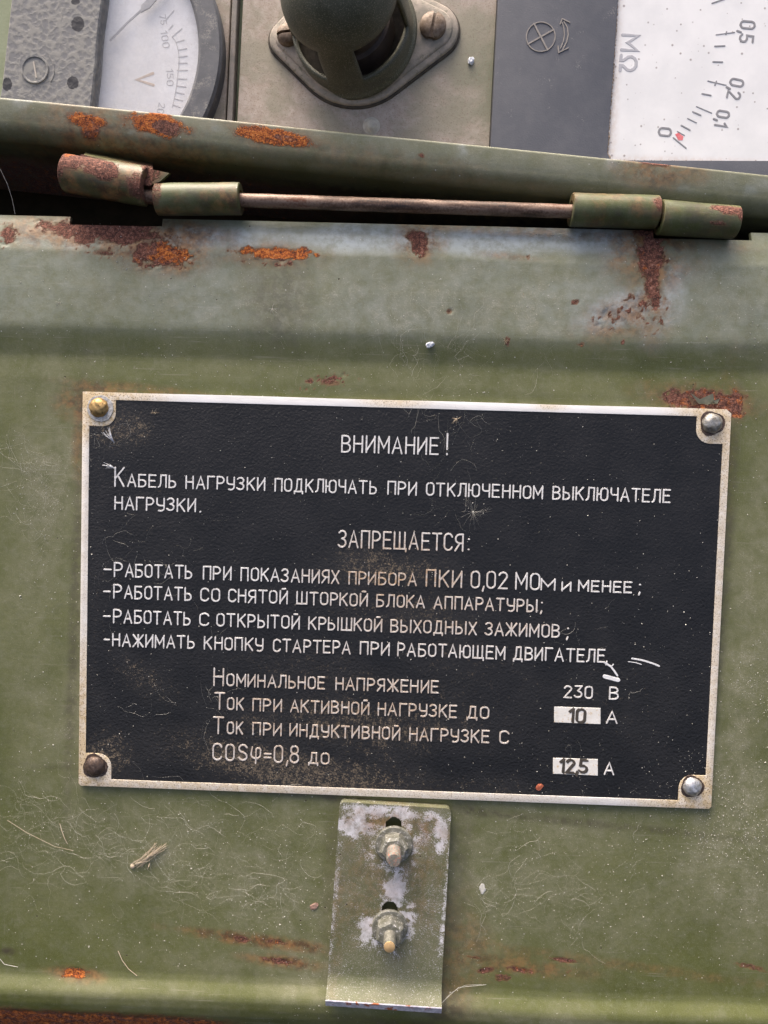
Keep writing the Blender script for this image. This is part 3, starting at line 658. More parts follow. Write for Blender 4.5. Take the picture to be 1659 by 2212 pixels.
def cc(org, x, y): return ((org[0] + x / 1.106) / 1.823, (org[1] + y / 1.106) / 1.823)
A_, B_, C_, D_ = (200, 1500), (1500, 1500), (200, 2400), (1500, 2400)
LH = PX / 1.106 / 1.823                      # survey crop pixels to millimetres
k = NT('raised_letter_metal')
dz = k.math('MAXIMUM', k.sph(NB, 860, 1240, 170, 80, .8), k.math('MULTIPLY', k.sph(NB, 760, 1560, 420, 150, .7), .8))
dz = k.math('MAXIMUM', dz, k.math('MULTIPLY', k.sph(NB, 950, 1330, 260, 60, .8), .7))
lm = k.math('MULTIPLY', dz, k.ss(k.noise(1.2, 5, .7), .35, .6, .35, 1.0))
M_let = k.fin(k.mix(k.math('MULTIPLY', k.ss(k.noise(.45, 4, .75), .58, .66), .8), k.mix(lm, k.mix(k.ss(k.noise(.5, 4, .6), .4, .7), (.72, .71, .69), (.52, .51, .49)), (.40, .27, .16)), (.10, .09, .08)), .5, 0.0, k.bump(k.noise(.3, 3), .04, .6))
LINES = [
 ((A_, 1265, 308), [('ВНИМАНИЕ', A_, 1268, B_, 248, 68), ('!', B_, 288, B_, 290, 76)]),
 ((A_, 277, 457), [('К', A_, 280, A_, 318, 78), ('АБЕЛЬ', A_, 335, A_, 543, 50), ('НАГРУЗКИ', A_, 590, A_, 930, 51), ('ПОДКЛЮЧАТЬ', A_, 977, A_, 1416, 52), ('ПРИ', A_, 1469, A_, 1591, 52), ('ОТКЛЮЧЕННОМ', B_, 199, B_, 703, 52), ('ВЫКЛЮЧАТЕЛЕ', B_, 752, B_, 1258, 52)]),
 ((A_, 277, 558), [('НАГРУЗКИ', A_, 279, A_, 628, 52), ('.', A_, 650, A_, 654, 50)]),
 ((A_, 1250, 723), [('ЗАПРЕЩАЕТСЯ', A_, 1254, B_, 356, 70), (':', B_, 382, B_, 384, 60)]),
 ((A_, 275, 850), [('-', A_, 232, A_, 260, 58), ('Р', A_, 277, A_, 310, 58), ('АБОТАТЬ', A_, 325, A_, 613, 53), ('ПРИ', A_, 664, A_, 783, 53), ('ПОКАЗАНИЯХ', A_, 830, A_, 1253, 53), ('ПРИБОРА', A_, 1299, A_, 1591, 51), ('ПКИ', B_, 200, B_, 350, 68), ('0,02', B_, 394, B_, 548, 70), ('МО', B_, 590, B_, 690, 68), ('М', B_, 700, B_, 756, 46), ('И', B_, 792, B_, 826, 36), ('МЕНЕЕ', B_, 865, B_, 1091, 44), (';', B_, 1128, B_, 1134, 46)]),
 ((A_, 272, 945), [('-', A_, 230, A_, 256, 54), ('Р', A_, 274, A_, 306, 56), ('АБОТАТЬ', A_, 322, A_, 610, 53), ('СО', A_, 654, A_, 733, 53), ('СНЯТОЙ', A_, 774, A_, 1028, 52), ('ШТОРКОЙ', A_, 1072, A_, 1378, 51), ('БЛОКА', A_, 1422, A_, 1626, 50), ('АППАРАТУРЫ', B_, 234, B_, 678, 50), (';', B_, 698, B_, 704, 50)]),
 ((A_, 272, 1052), [('-', A_, 230, A_, 256, 54), ('Р', A_, 274, A_, 306, 56), ('АБОТАТЬ', A_, 320, A_, 606, 53), ('С', A_, 649, A_, 685, 52), ('ОТКРЫТОЙ', A_, 724, A_, 1081, 52), ('КРЫШКОЙ', A_, 1124, A_, 1440, 51), ('ВЫХОДНЫХ', A_, 1482, B_, 413, 51), ('ЗАЖИМОВ', B_, 457, B_, 776, 52), (';', B_, 812, B_, 818, 50)]),
 ((C_, 268, 158), [('-', C_, 232, C_, 253, 54), ('НАЖИМАТЬ', C_, 270, C_, 623, 51), ('КНОПКУ', C_, 670, C_, 923, 51), ('СТАРТЕРА', C_, 970, C_, 1303, 51), ('ПРИ', C_, 1349, C_, 1473, 51), ('РАБОТАЮЩЕМ', C_, 1514, D_, 538, 52), ('ДВИГАТЕЛЕ', D_, 580, D_, 973, 52), (',', D_, 985, D_, 990, 50)]),
 ((C_, 708, 330), [('Н', C_, 710, C_, 750, 72), ('ОМИНАЛЬНОЕ', C_, 767, C_, 1191, 50), ('НАПРЯЖЕНИЕ', C_, 1242, D_, 248, 50), ('230', D_, 802, D_, 920, 50), ('В', D_, 999, D_, 1033, 50)]),
 ((C_, 712, 434), [('Т', C_, 714, C_, 754, 70), ('ОК', C_, 770, C_, 836, 50), ('ПРИ', C_, 880, C_, 1003, 50), ('АКТИВНОЙ', C_, 1045, C_, 1383, 50), ('НАГРУЗКЕ', C_, 1427, D_, 328, 51), ('ДО', D_, 378, D_, 468, 48), ('А', D_, 987, D_, 1028, 50)]),
 ((C_, 706, 538), [('Т', C_, 708, C_, 749, 70), ('ОК', C_, 770, C_, 833, 50), ('ПРИ', C_, 880, C_, 1003, 50), ('ИНДУКТИВНОЙ', C_, 1042, C_, 1518, 50), ('НАГРУЗКЕ', C_, 1564, D_, 468, 51), ('С', D_, 520, D_, 554, 52)]),
 ((C_, 705, 655), [('C', C_, 707, C_, 742, 70), ('О', C_, 762, C_, 797, 70), ('S', C_, 818, C_, 853, 70), ('φ', C_, 872, C_, 912, 60), ('=', C_, 930, C_, 956, 54), ('0,8', C_, 974, C_, 1078, 72), ('ДО', C_, 1124, C_, 1210, 46), ('А', D_, 977, D_, 1013, 50)]),
]
for (o_, bx, by), words in LINES:
    yb = U(*cc(o_, bx, by), 1.0)[1]; mb = MB()
    for t, oa, xa, ob, xb, h in words:
        py0 = cc(o_, bx, by)[1]
        xl = U(cc(oa, xa, 0)[0], py0, 1)[0]; xr = U(cc(ob, xb, 0)[0], py0 + (cc(ob, xb, 0)[0] - cc(o_, bx, 0)[0]) * .035, 1)[0]
        # undo the lean of the columns: same screen column, this row
        big = h > 60; mb2 = MB() if oa is D_ and xa >= 780 else mb
        lay(mb2, t, (xl, yb), (1, 0), (.0, 1), h * LH * 1.02, max(xr - xl, .01), w=.20 if not big else .215, jit=.06)
        if mb2 is not mb: build('lettering', mb2, M_let, npl, smooth=False, fix=False)
    build('lettering', mb, M_let, npl, smooth=False, fix=False)
# value patches with stamped numbers, rivets, scratches
M_patch = simple('bare_patch', (.66, .64, .58), (.74, .72, .67), 2, .5, c3=(.55, .40, .22)); M_ink = simple('black_ink', (.03, .026, .02), (.06, .05, .04), 1, .7)
M_scr = simple('scratched_bare_metal', (.62, .62, .62), (.75, .75, .74), 1, .4)
for (x0, y0, x1, y1, txt, tx, tw, ty) in ((755, 424, 957, 498, '10', 818, 66, 488), (750, 647, 945, 722, '12,5', 778, 116, 707)):
    q = [U(*cc(D_, x, y), 1) for x, y in ((x0, y1 - 6), (x1, y1 + 2), (x1, y0 + 6), (x0, y0))]; mb = MB(); mb.prism(q, .8, .98, .05); pt = build('value_patch', mb, M_patch, npl, smooth=False)
    mb = MB(); o = U(*cc(D_, tx, ty), 1)
    for dx, dy in ((0, 0), (.28, -.22)): lay(mb, txt, (o[0] + dx, o[1] + dy), (1, -.01), (.03, 1), 58 * LH, tw * LH, w=.27, z0=.95, z1=1.02 + dx * .1, gap=.2)
    build('stamped_number', mb, M_ink, pt, smooth=False, fix=False)
for pts, wd in ((((1095, 214), (1140, 222), (1180, 234), (1212, 247)), .22), (((1078, 228), (1110, 232), (1135, 240)), .1), (((975, 232), (1003, 250), (1018, 270), (1030, 288)), .26), (((976, 293), (1033, 308)), .55), (((1005, 248), (1013, 240)), .15)):
    mb = MB(); mb.stroke([U(*cc(D_, *p), 1) for p in pts], wd, .8, .93); build('scratch', mb, M_scr, npl, smooth=False, fix=False)
M_brass = simple('tarnished_brass', (.50, .33, .13), (.34, .22, .09), 1.6, .36, .7, .12, .5, c3=(.08, .06, .03)); M_steel = simple('dull_rivet_steel', (.42, .41, .38), (.26, .24, .19), 1.4, .34, .7, .12, .5, c3=(.12, .10, .06))
M_brown = simple('rust_brown_rivet', (.10, .065, .045), (.05, .035, .03), 1.2, .45, .4, .06, .5, c3=(.2, .15, .12)); M_bright = simple('bright_rivet', (.62, .62, .63), (.42, .41, .36), 1.3, .32, .75, .10, .5, c3=(.20, .18, .13))
M_goo = simple('chalky_sealant', (.50, .50, .49), (.30, .29, .27), .7, .8, bump=.2, bmm=.5, c3=(.08, .07, .05))
for (px, py, m, r, h, lb) in ((212, 880, M_brass, 2.45, 1.7, 'brass coloured rivet in a ring of flaked sealant'), (1540, 914, M_steel, 2.5, 1.7, None), (203, 1657, M_brown, 2.6, 1.5, 'dark rusted rivet'), (1497, 1701, M_bright, 2.35, 1.5, 'bright rivet')):
    c = U(px, py, 1.6); mb = MB(); r_keep = r
    mb.lathe([(0, h)] + [(r * math.sin(R_(a)), h * math.cos(R_(a))) for a in range(8, 84, 8)] + [(r, .12), (r * .96, -.3)], (c[0], c[1], 1.0), 32)
    mb.v = [(x + .10 * math.sin(y * 3.1 + z * 4), y + .08 * math.sin(x * 2.7 + px), min(z, 1.0 + h * .93) + .04 * math.sin(x * 4 + y * 3)) for x, y, z in mb.v]
    rv = build('rivet', mb, m, npl, **({'label': lb} if lb else {}))
    mb = MB(); n = 40
    rad = [r * (1.17 + .10 * math.sin(i * .5 + px) + .07 * random.random()) for i in range(n)] if m is not M_brass else [r * (1.3 + .16 * math.cos(2 * math.pi * i / n + .6) + .07 * random.random()) for i in range(n)]
    mb.prism([(c[0] + rad[i] * math.cos(2 * math.pi * i / n), c[1] + rad[i] * math.sin(2 * math.pi * i / n)) for i in range(n)], 1.0, 1.22 if m is M_brass else 1.1, .06)
    build('sealant_ring', mb, M_goo if m in (M_brass,) else M_brown, rv)

# ------------------------------------------------------------------ bracket with two studs
BZ = 2.5
brk = thing('latch_bracket', 'worn green steel bracket bolted below the black plate by two studs', 'bracket', (*U(840, 1950), 0))
def brk_wear(x, y, z):
    w = fbm(x, y, z, 5, 5, 90) * .6; w3 = fbm(x, y, z, 1.5, 4, 91); ch = np.zeros_like(x)
    for b in ((765, 1772, 52, 32, 0, 1.25), (850, 1746, 140, 14, 3, 1.0), (850, 1780, 130, 30, 3, .6), (952, 1790, 16, 40, 0, 1.1), (850, 1760, 130, 34, 3, .5), (848, 1918, 26, 54, 0, 1.35), (872, 1965, 26, 30, 0, 1.2), (798, 2000, 22, 38, 0, 1.2), (848, 1825, 62, 50, 0, .55), (845, 2005, 60, 52, 0, .5), (722, 1950, 8, 200, 2, .5), (965, 1900, 8, 160, 2, .7), (884, 2000, 14, 26, 0, .7), (960, 1930, 6, 60, 0, .6), (885, 1835, 20, 30, 0, .6), (810, 1835, 14, 24, 0, .6), (935, 1960, 40, 60, 0, .25)):
        ch = np.maximum(ch, blob(x, y, b, w, .6) * b[5])
    ch = ch * sstep(-.35, .3, w3 + .15 * ch)
    st = np.zeros_like(x)
    for b in ((850, 1775, 130, 36, 3, 1), (840, 1870, 120, 160, 0, .55), (730, 1950, 20, 150, 0, .5)): st = np.maximum(st, blob(x, y, b, w, .6) * b[5])
    # worn, bright end face
    end = sstep(yrow(2150), yrow(2158), y)
    e = 1 - sstep(0, 1, (y - U(830, 2152, 4)[1] + 1.0) / 2.0)
    rust = blob(x, y, (740, 2160, 26, 14, 0), w * .6, .4) * .8 * (z > 4)
    return (rust, .42 + .35 * w, st * .55, np.full_like(x, .6)), (np.clip(ch, 0, 1), .1 + .25 * sstep(0, .5, w), np.zeros_like(x), np.ones_like(x))
M_brk = paint_mat('green_paint_bracket', g1=(.078, .090, .030), g2=(.112, .118, .052), speck=.95, rough=.45, gran=True)
TLc, TRc = U(734, 1732, BZ), U(975, 1747, BZ); BLc, BRc = U(709, 2095, BZ), U(955, 2110, BZ)
u0 = (Vector(TRc) - Vector(TLc)); wb = u0.length; dn0 = (Vector(BLc) - Vector(TLc)); Lb = dn0.length
slots = [(851, 1765, 1840), (842, 1947, 2020)]; M_ = 86; NV = 170
prof_b = []                                # (distance down, z) along the sheet, bend up at the end
bend0 = Lb + .6; Rb = 4.6
def sheet(s_):
    if s_ <= bend0: return s_, 0.0, 0.0
    a = min((s_ - bend0) / Rb, R_(64)); ex = s_ - bend0 - a * Rb
    return bend0 + Rb * math.sin(a) + ex * math.cos(a), Rb * (1 - math.cos(a)) + ex * math.sin(a), a
LT = bend0 + Rb * R_(64) + 1.2
mb = MB(); uvn = u0.normalized(); TH = 2.3
ss_ = list(np.linspace(0, LT, NV)); tt = list(np.linspace(0, 1, M_)); grid = {}
def bp(s_, t, off):
    d, z, a = sheet(s_); l = Vector(TLc) + dn0.normalized() * d; r_ = Vector(TRc) + (Vector(BRc) - Vector(TRc)).normalized() * d
    p = l.lerp(r_, t); n_ = Vector((0, 1)) * math.sin(a) * off
    return (p.x + n_.x, p.y + n_.y, BZ + z - off * 0 + (off - 0) * math.cos(a) - 0)
# rounded top corners by pulling the outer columns
tops, bots = [], []
for s_ in ss_:
    for t in tt:
        e = min(t, 1 - t) * wb; s2 = s_
        if s_ < 1.3 and e < 1.3: s2 = max(s_, 1.3 - math.sqrt(max(0, 1.3 ** 2 - (1.3 - e) ** 2)))
        tops.append(bp(s2, t, 0.0)); bots.append(bp(s2, t, -TH))
holes = set()
slotc = []
for (sx, sy0, sy1) in slots:
    a = Vector(U(sx, sy0, BZ)); b = Vector(U(sx, sy1, BZ)); slotc.append((a, b))
def in_slot(x, y):
    for a, b in slotc:
        p = Vector((x, y)); ab = b - a; r = 2.05; a2 = a + ab.normalized() * r; ab2 = b - a2
        t = max(0, min(1, (p - a2).dot(ab2) / ab2.length_squared)); 
        if (p - (a2 + ab2 * t)).length < r: return True
    return False
nS, nT = NV, M_; n0 = len(tops); fs = []; keepc = {}
for i in range(nS - 1):
    for j in range(nT - 1):
        c = [(tops[i * nT + j][q] + tops[(i + 1) * nT + j + 1][q]) / 2 for q in (0, 1)]
        keepc[(i, j)] = not in_slot(*c)
for (i, j), kk in keepc.items():
    if not kk: continue
    a, b, c, d = i * nT + j, i * nT + j + 1, (i + 1) * nT + j + 1, (i + 1) * nT + j
    fs.append((a, d, c, b)); fs.append((n0 + a, n0 + b, n0 + c, n0 + d))
    for (di, dj, p, q) in ((-1, 0, a, b), (0, 1, b, c), (1, 0, c, d), (0, -1, d, a)):
        if not keepc.get((i + di, j + dj), False): fs.append((p, q, n0 + q, n0 + p))
mb.add(tops + bots, fs)
build('bracket_plate', mb, M_brk, brk, attr=brk_wear, angle=50)
k = NT('worn_zinc_end'); a = k.noise(1.4, 6, .7); b = k.noise(2.6, 4, .6)
M_end = k.fin(k.mix(k.ss(b, .56, .64), k.mix(k.ss(a, .35, .65), (.42, .40, .45), (.68, .66, .70)), (.42, .13, .05)), .5, .2, k.bump(a, .1, .7))
mb = MB(); e0 = [bp(LT - .05, t, o) for o in (.0, -TH) for t in np.linspace(0, 1, 30)]
d2, z2, a2 = sheet(LT); ext = Vector((dn0.normalized().x * math.cos(a2) * .22, dn0.normalized().y * math.cos(a2) * .22, math.sin(a2) * .22))
rows = []
for o, q in ((.05, .0), (-.1, 1.0), (-TH + .1, 1.0), (-TH - .05, 0.0)): rows.append([tuple(Vector(bp(LT - .05, t, o)) + ext * q) for t in np.linspace(0, 1, 30)])
vs = [p for r in rows for p in r]; mb.add(vs, [(r * 30 + i, r * 30 + i + 1, (r + 1) * 30 + i + 1, (r + 1) * 30 + i) for r in range(3) for i in range(29)])
build('worn_end_edge', mb, M_end, brk, fix=True)
M_nut = simple('painted_nut', (.10, .10, .07), (.19, .185, .155), 1.6, .42, 0, .14, .5, c3=(.50, .49, .47), dustc=(.52, .51, .49), dust=.15); M_stud = simple('scraped_stud', (.11, .11, .08), (.20, .19, .16), .8, .5, .2, .12, .4, c3=(.34, .30, .25))
M_tip = simple('brass_stud_tip', (.62, .42, .20), (.52, .34, .16), 1.5, .4, .4, .03); M_ora = simple('orange_primer_stud', (.13, .125, .10), (.22, .21, .18), 1, .5, .1, .12, .4, c3=(.60, .14, .05))
for (px, py, rw, rn, rs, mt, ang) in ((851, 1825, 4.7, 3.4, 1.7, M_ora, 10), (842, 2004, 4.55, 3.5, 1.4, M_tip, 25)):
    c = U(px, py, BZ + .5)
    mb = MB(); mb.lathe([(2.1, .0), (rw, .0), (rw, .5), (rw - .2, .75), (2.0, .78)], (c[0], c[1], BZ), 40); wsh = build('washer', mb, M_nut, brk)
    mb = MB(); P = []
    for i in range(6): a = R_(60 * i + ang); P.append((c[0] + rn * 1.06 * math.cos(a), c[1] + rn * 1.06 * math.sin(a)))
    V6 = MB(); V6.lathe([(2.0, .0), (rn * .98, .0), (rn * .98, .35), (rn * .8, .5)], (c[0], c[1], BZ + .78), 32); 
    mb.prism(P, BZ + .95, BZ + 3.8, .55); mb.add(V6.v, V6.f); build('nut', mb, M_nut, brk, angle=25)
    mb = MB(); pr = []; z = 0
    while z < 4.4: pr += [(rs, z), (rs + .14, z + .2), (rs, z + .4)]; z += .42
    pr += [(rs, 4.6), (rs - .15, 5.0), (0, 5.05)]
    mb.lathe(pr, (c[0], c[1], BZ + 3.2), 26); st = build('stud', mb, M_stud if mt is M_tip else M_ora, brk)
    if mt is M_tip:
        mb = MB(); mb.lathe([(rs * .95, -.3), (rs * .95, .12), (rs * .8, .22), (0, .26)], (c[0], c[1], BZ + 8.2), 26); build('stud_tip', mb, M_tip, st)

# ------------------------------------------------------------------ instrument panel
ZP = -16.0
def Q(px, py, z=ZP): return U(px, py, z)
k = NT('dusty_beige_panel'); a = k.noise(9, 6, .6); b = k.noise(2.2, 5, .7); f = k.noise(.35, 3, .6)
PB = (*Q(780, 150), ZP)
gm = k.math('MAXIMUM', k.sph(PB, 1000, 260, 130, 120, .8, ZP), k.sph(PB, 1013, 87, 28, 24, .3, ZP)); gm = k.math('MAXIMUM', gm, k.math('MULTIPLY', k.sph(PB, 680, 270, 70, 40, .6, ZP), .7)); gm = k.math('MAXIMUM', gm, k.math('MULTIPLY', k.sph(PB, 1050, 20, 60, 60, .6, ZP), .8))
gm = k.math('MULTIPLY', gm, k.ss(a, .3, .6, .5, 1.0))
col = k.mix(k.ss(b, .3, .7), (.35, .285, .225), (.45, .38, .32)); col = k.mix(k.math('MULTIPLY', k.ss(a, .42, .6), .7), col, (.25, .235, .165)); col = k.mix(gm, col, (.165, .17, .11))
col = k.mix(k.math('MULTIPLY', k.ss(f, .56, .66), .55), col, (.17, .12, .08)); vv = k.voro(4.2); rg = k.math('MULTIPLY', k.ss(k.math('ABSOLUTE', k.math('SUBTRACT', vv, .32)), .0, .05, 1.0, 0.0), .25); col = k.mix(rg, col, (.26, .22, .18))
M_pan = k.fin(col, .75, 0, k.bump(k.math('ADD', b, k.math('MULTIPLY', f, .5)), .12, .6))
M_gback = simple('green_panel_paint', (.19, .22, .12), (.24, .27, .17), 5, .6)
pan = thing('instrument_panel', 'dusty beige painted panel carrying the dials behind the rusty lip', 'panel', (0, 150, ZP - 3))
mb = MB(); mb.box(-149, 149, 117, 215, ZP - 5, ZP - 3); build('back_plate', mb, M_gback, pan, smooth=False)
def poly(pts, z): return [Q(x, y, z) for x, y in pts]
mb = MB(); mb.prism(poly([(509, 330), (1054, 380), (1076, -40), (1085, -220), (545, -220), (527, -40)], ZP), ZP - 3, ZP, .2); o = build('lamp_plate', mb, M_pan, pan, smooth=False)
mb = MB(); mb.prism(poly([(90, 300), (485, 300), (500, -30), (510, -220), (90, -220)], ZP - .8), ZP - 3, ZP - .8, .2); build('meter_plate', mb, M_pan, pan, smooth=False)
M_seam = simple('grey_seam', (.16, .145, .125), (.25, .22, .19), 3, .7, c3=(.3, .24, .18))
mb = MB(); mb.prism(poly([(487, 330), (499, 330), (514, -30), (525, -220), (511, -220), (503, -30)], ZP + .6), ZP - 3, ZP + .6, .15); build('seam_strip', mb, M_seam, pan, smooth=False)
c = Q(802, 268, ZP + 1); mb = MB(); mb.lathe([(0, 1.5), (.9, 1.35), (1.5, .8), (1.9, .25), (2.3, 0)], (c[0], c[1], ZP), 24); build('panel_rivet', mb, simple('pale_rivet', (.55, .52, .42), (.42, .38, .31), 1, .5), pan)

# voltmeter
vm = thing('voltmeter', 'round voltmeter with faded white dial under dust, left of the lamp', 'meter', (*Q(160, 105), ZP))
cx, cy = Q(160, 105, ZP + 3); K = .1155 * 197 / 184
M_vh = simple('grey_meter_plastic', (.085, .088, .095), (.12, .122, .128), 4, .6, dustc=(.26, .245, .22), dust=.35, bump=.05)
k = NT('dust_caked_cover'); a = k.noise(2.0, 6, .7, .5); b = k.noise(.7, 5, .7); v = k.voro(1.5)
dm = k.ss(k.math('ADD', k.math('MULTIPLY', a, .6), k.math('MULTIPLY', v, .35)), .36, .60)
col = k.mix(dm, (.165, .165, .165), (.245, .238, .215)); col = k.mix(k.ss(b, .6, .7), col, (.20, .185, .16))
VB = (*Q(160, 105), ZP)
for s_ in ((168, 52, 14, 16), (157, 179, 13, 14), (15, 182, 11, 14), (163, 4, 10, 6)):
    col = k.mix(k.ss(k.math('ADD', k.sph(VB, *s_, .5, ZP + 5), k.math('MULTIPLY', k.math('SUBTRACT', b, .5), .9)), .42, .5), col, (.03, .031, .036))
M_cov = k.fin(col, .8, 0, k.bump(dm, .10, .8))
mb = MB(); mb.lathe([(0, -2.8), (316 * K, -2.8), (316 * K, 3.2), (311 * K, 4.0), (272 * K, 4.2), (266 * K, 3.6), (266 * K, 1.2)], (cx, cy, ZP), 160)
# cut away what lies left of the slanted edge
Lx0, Lx1 = Q(24, 0, ZP + 4), Q(3, 190, ZP + 4)
def clip(mbx):
    bm = bmesh.new(); vs = [bm.verts.new(v) for v in mbx.v]
    for f_ in mbx.f:
        try: bm.faces.new([vs[i] for i in f_])
        except Exception: pass
    e = Vector((Lx1[0] - Lx0[0], Lx1[1] - Lx0[1], 0)).normalized(); nrm = Vector((e.y, -e.x, 0))
    if nrm.x > 0: nrm = -nrm
    r = bmesh.ops.bisect_plane(bm, geom=bm.verts[:] + bm.edges[:] + bm.faces[:], plane_co=Vector((*Lx0, 0)), plane_no=nrm, clear_outer=True)
    _c = Q(250, 300, ZP)
    bmesh.ops.bisect_plane(bm, geom=bm.verts[:] + bm.edges[:] + bm.faces[:], plane_co=Vector((_c[0], _c[1], 0)), plane_no=Vector((0, -1, 0)), clear_outer=True)
    bm.verts.index_update(); o = MB(); o.v = [tuple(v.co) for v in bm.verts]; o.f = [tuple(v.index for v in f.verts) for f in bm.faces]; bm.free(); return o
build('bezel', clip(mb), M_vh, vm, angle=30)
mb = MB(); A = poly([(-40, 420), (180, 420)], ZP + 5.0) + [Q(x, y, ZP + 5.0) for x, y in ((196, 235), (201, 190), (207, 140), (210, 90), (214, 50), (221, 0), (228, -60), (240, -200))] + poly([(40, -200)], ZP + 5)
A = [Q(-15, 275, ZP + 5), Q(192, 275, ZP + 5)] + A[2:-1] + [Q(46, -200, ZP + 5), Q(24, 0, ZP + 5), Q(3, 190, ZP + 5)]
mb.prism(A, ZP - 2, ZP + 5.0, .35); build('cover', mb, M_cov, vm, smooth=False)
c = Q(75, 150, ZP + 5.2); mb = MB(); mb.lathe([(0, .1), (24 * K, .1), (26 * K, .35), (28.5 * K, .35), (30 * K, -.1)], (c[0], c[1], ZP + 5.0), 40); cap = build('screw_cap', mb, M_cov, vm)
mb = MB(); mb.stroke([(c[0] - .3, c[1] + 1.8), (c[0] + .1, c[1] - .3), (c[0] + .4, c[1] - 1.9)], .22, ZP + 5.05, ZP + 5.25); build('slot_mark', mb, simple('pale_dust_slot', (.4, .36, .3), (.45, .4, .33)), cap, smooth=False, fix=False)
mb = MB(); mb.stroke([(c[0] + 5.0 * math.cos(R_(a)), c[1] + 5.0 * math.sin(R_(a))) for a in range(-35, 50, 8)], .16, ZP + 4.9, ZP + 5.12); build('raised_arc', mb, M_cov, vm, smooth=False, fix=False)
k = NT('faded_dial_paper'); a = k.noise(8, 5, .6); b = k.noise(1.5, 5, .7)
col = k.mix(k.ss(a, .35, .7), (.80, .80, .81), (.73, .72, .72)); col = k.mix(k.math('MULTIPLY', k.ss(b, .66, .74), .7), col, (.38, .29, .22))
M_dial = k.fin(col, .55, 0, k.bump(b, .03, .4))
mb = MB(); mb.lathe([(0, .9), (270 * K, .9), (270 * K, .2)], (cx, cy, ZP), 96); dial = build('dial', clip(mb), M_dial, vm)
M_faint = simple('faded_grey_print', (.40, .39, .39), (.5, .49, .48), 1, .6); M_fbr = simple('faded_brown_print', (.50, .38, .28), (.56, .45, .35), 1, .6); M_need = simple('grey_needle', (.24, .245, .26), (.32, .32, .33), 2, .5)
ZD = ZP + .9
def q3(x, y): return Q(x / 3.287, y / 3.287, ZD)
mb = MB()
for (x0, y0, x1, y1) in ((1180, 140, 1235, 75), (1222, 262, 1290, 205), (1255, 300, 1305, 285), (1268, 355, 1325, 345), (1270, 405, 1328, 398), (1268, 450, 1330, 448), (1260, 500, 1330, 500), (1258, 560, 1325, 562), (1255, 610, 1318, 618), (1248, 655, 1308, 668), (1240, 700, 1295, 715), (1228, 745, 1278, 762), (1200, 210, 1225, 180)):
    mb.stroke([q3(x0, y0), q3(x1, y1)], .16, ZD, ZD + .08)
for i_, pts in enumerate((((1222, 262), (1245, 290), (1262, 340), (1272, 400), (1270, 470), (1262, 540), (1256, 600), (1242, 680), (1225, 760)),)):
    mb.stroke([q3(*p) for p in pts], .14, ZD, ZD + .05)
build('scale_marks', mb, M_faint, dial, smooth=False, fix=False)
mb = MB()
for t, x, y, h, wd, an in (('75', 1132, 112, 42, 62, 10), ('100', 1142, 225, 44, 112, 10), ('150', 1184, 492, 44, 110, 2), ('20', 1130, 730, 44, 66, -12)):
    o_ = q3(x, y); dd = Vector((math.sin(R_(an)), -math.cos(R_(an)))); uu = Vector((math.cos(R_(an)), math.sin(R_(an))))
    lay(mb, t, o_, dd, uu, h / 3.287 * K, wd / 3.287 * K, w=.13, z0=ZD, z1=ZD + .06)
build('numerals', mb, M_faint, dial, smooth=False, fix=False)
mb = MB(); lay(mb, 'V', q3(970, 525), (0.05, -1), (1, 0.05), 115 / 3.287 * K, 80 / 3.287 * K, w=.42, z0=ZD, z1=ZD + .05); build('unit_letter', mb, M_fbr, dial, smooth=False, fix=False)
mb = MB(); mb.stroke([Q(x / 3.287, y / 3.287, ZD + 1.2) for x, y in ((785, 285), (900, 165), (1000, 75))], .28, ZD + 1.1, ZD + 1.3)
mb.prism([Q(x / 3.287, y / 3.287, ZD + 1.2) for x, y in ((1000, 90), (1060, 60), (1190, -90), (1170, -110), (1040, 5), (1005, 40))], ZD + 1.0, ZD + 1.4)
build('needle', mb, M_need, vm, smooth=False)
k = NT('dusty_meter_glass'); tr = k.n('ShaderNodeBsdfTransparent'); gl = k.n('ShaderNodeBsdfGlossy'); gl.inputs['Roughness'].default_value = .12; df = k.n('ShaderNodeBsdfDiffuse'); df.inputs['Color'].default_value = (.6, .58, .55, 1)
m1 = k.n('ShaderNodeMixShader'); m2 = k.n('ShaderNodeMixShader'); k.put(m1.inputs[0], k.ss(k.noise(6, 6, .7), .35, .75, .05, .22)); k.l(tr.outputs[0], m1.inputs[1]); k.l(df.outputs[0], m1.inputs[2])
m2.inputs[0].default_value = .07; k.l(m1.outputs[0], m2.inputs[1]); k.l(gl.outputs[0], m2.inputs[2]); k.l(m2.outputs[0], k.out.inputs[0]); M_glass = k.m
mb = MB(); mb.lathe([(0, 2.8), (266.5 * K, 2.8), (266.5 * K, 2.2), (0, 2.2)], (cx, cy, ZP), 96); build('glass', clip(mb), M_glass, vm)
M_crud = simple('brown_crud', (.20, .14, .09), (.36, .29, .22), .8, .9, bump=.25, bmm=.5, c3=(.07, .05, .04))
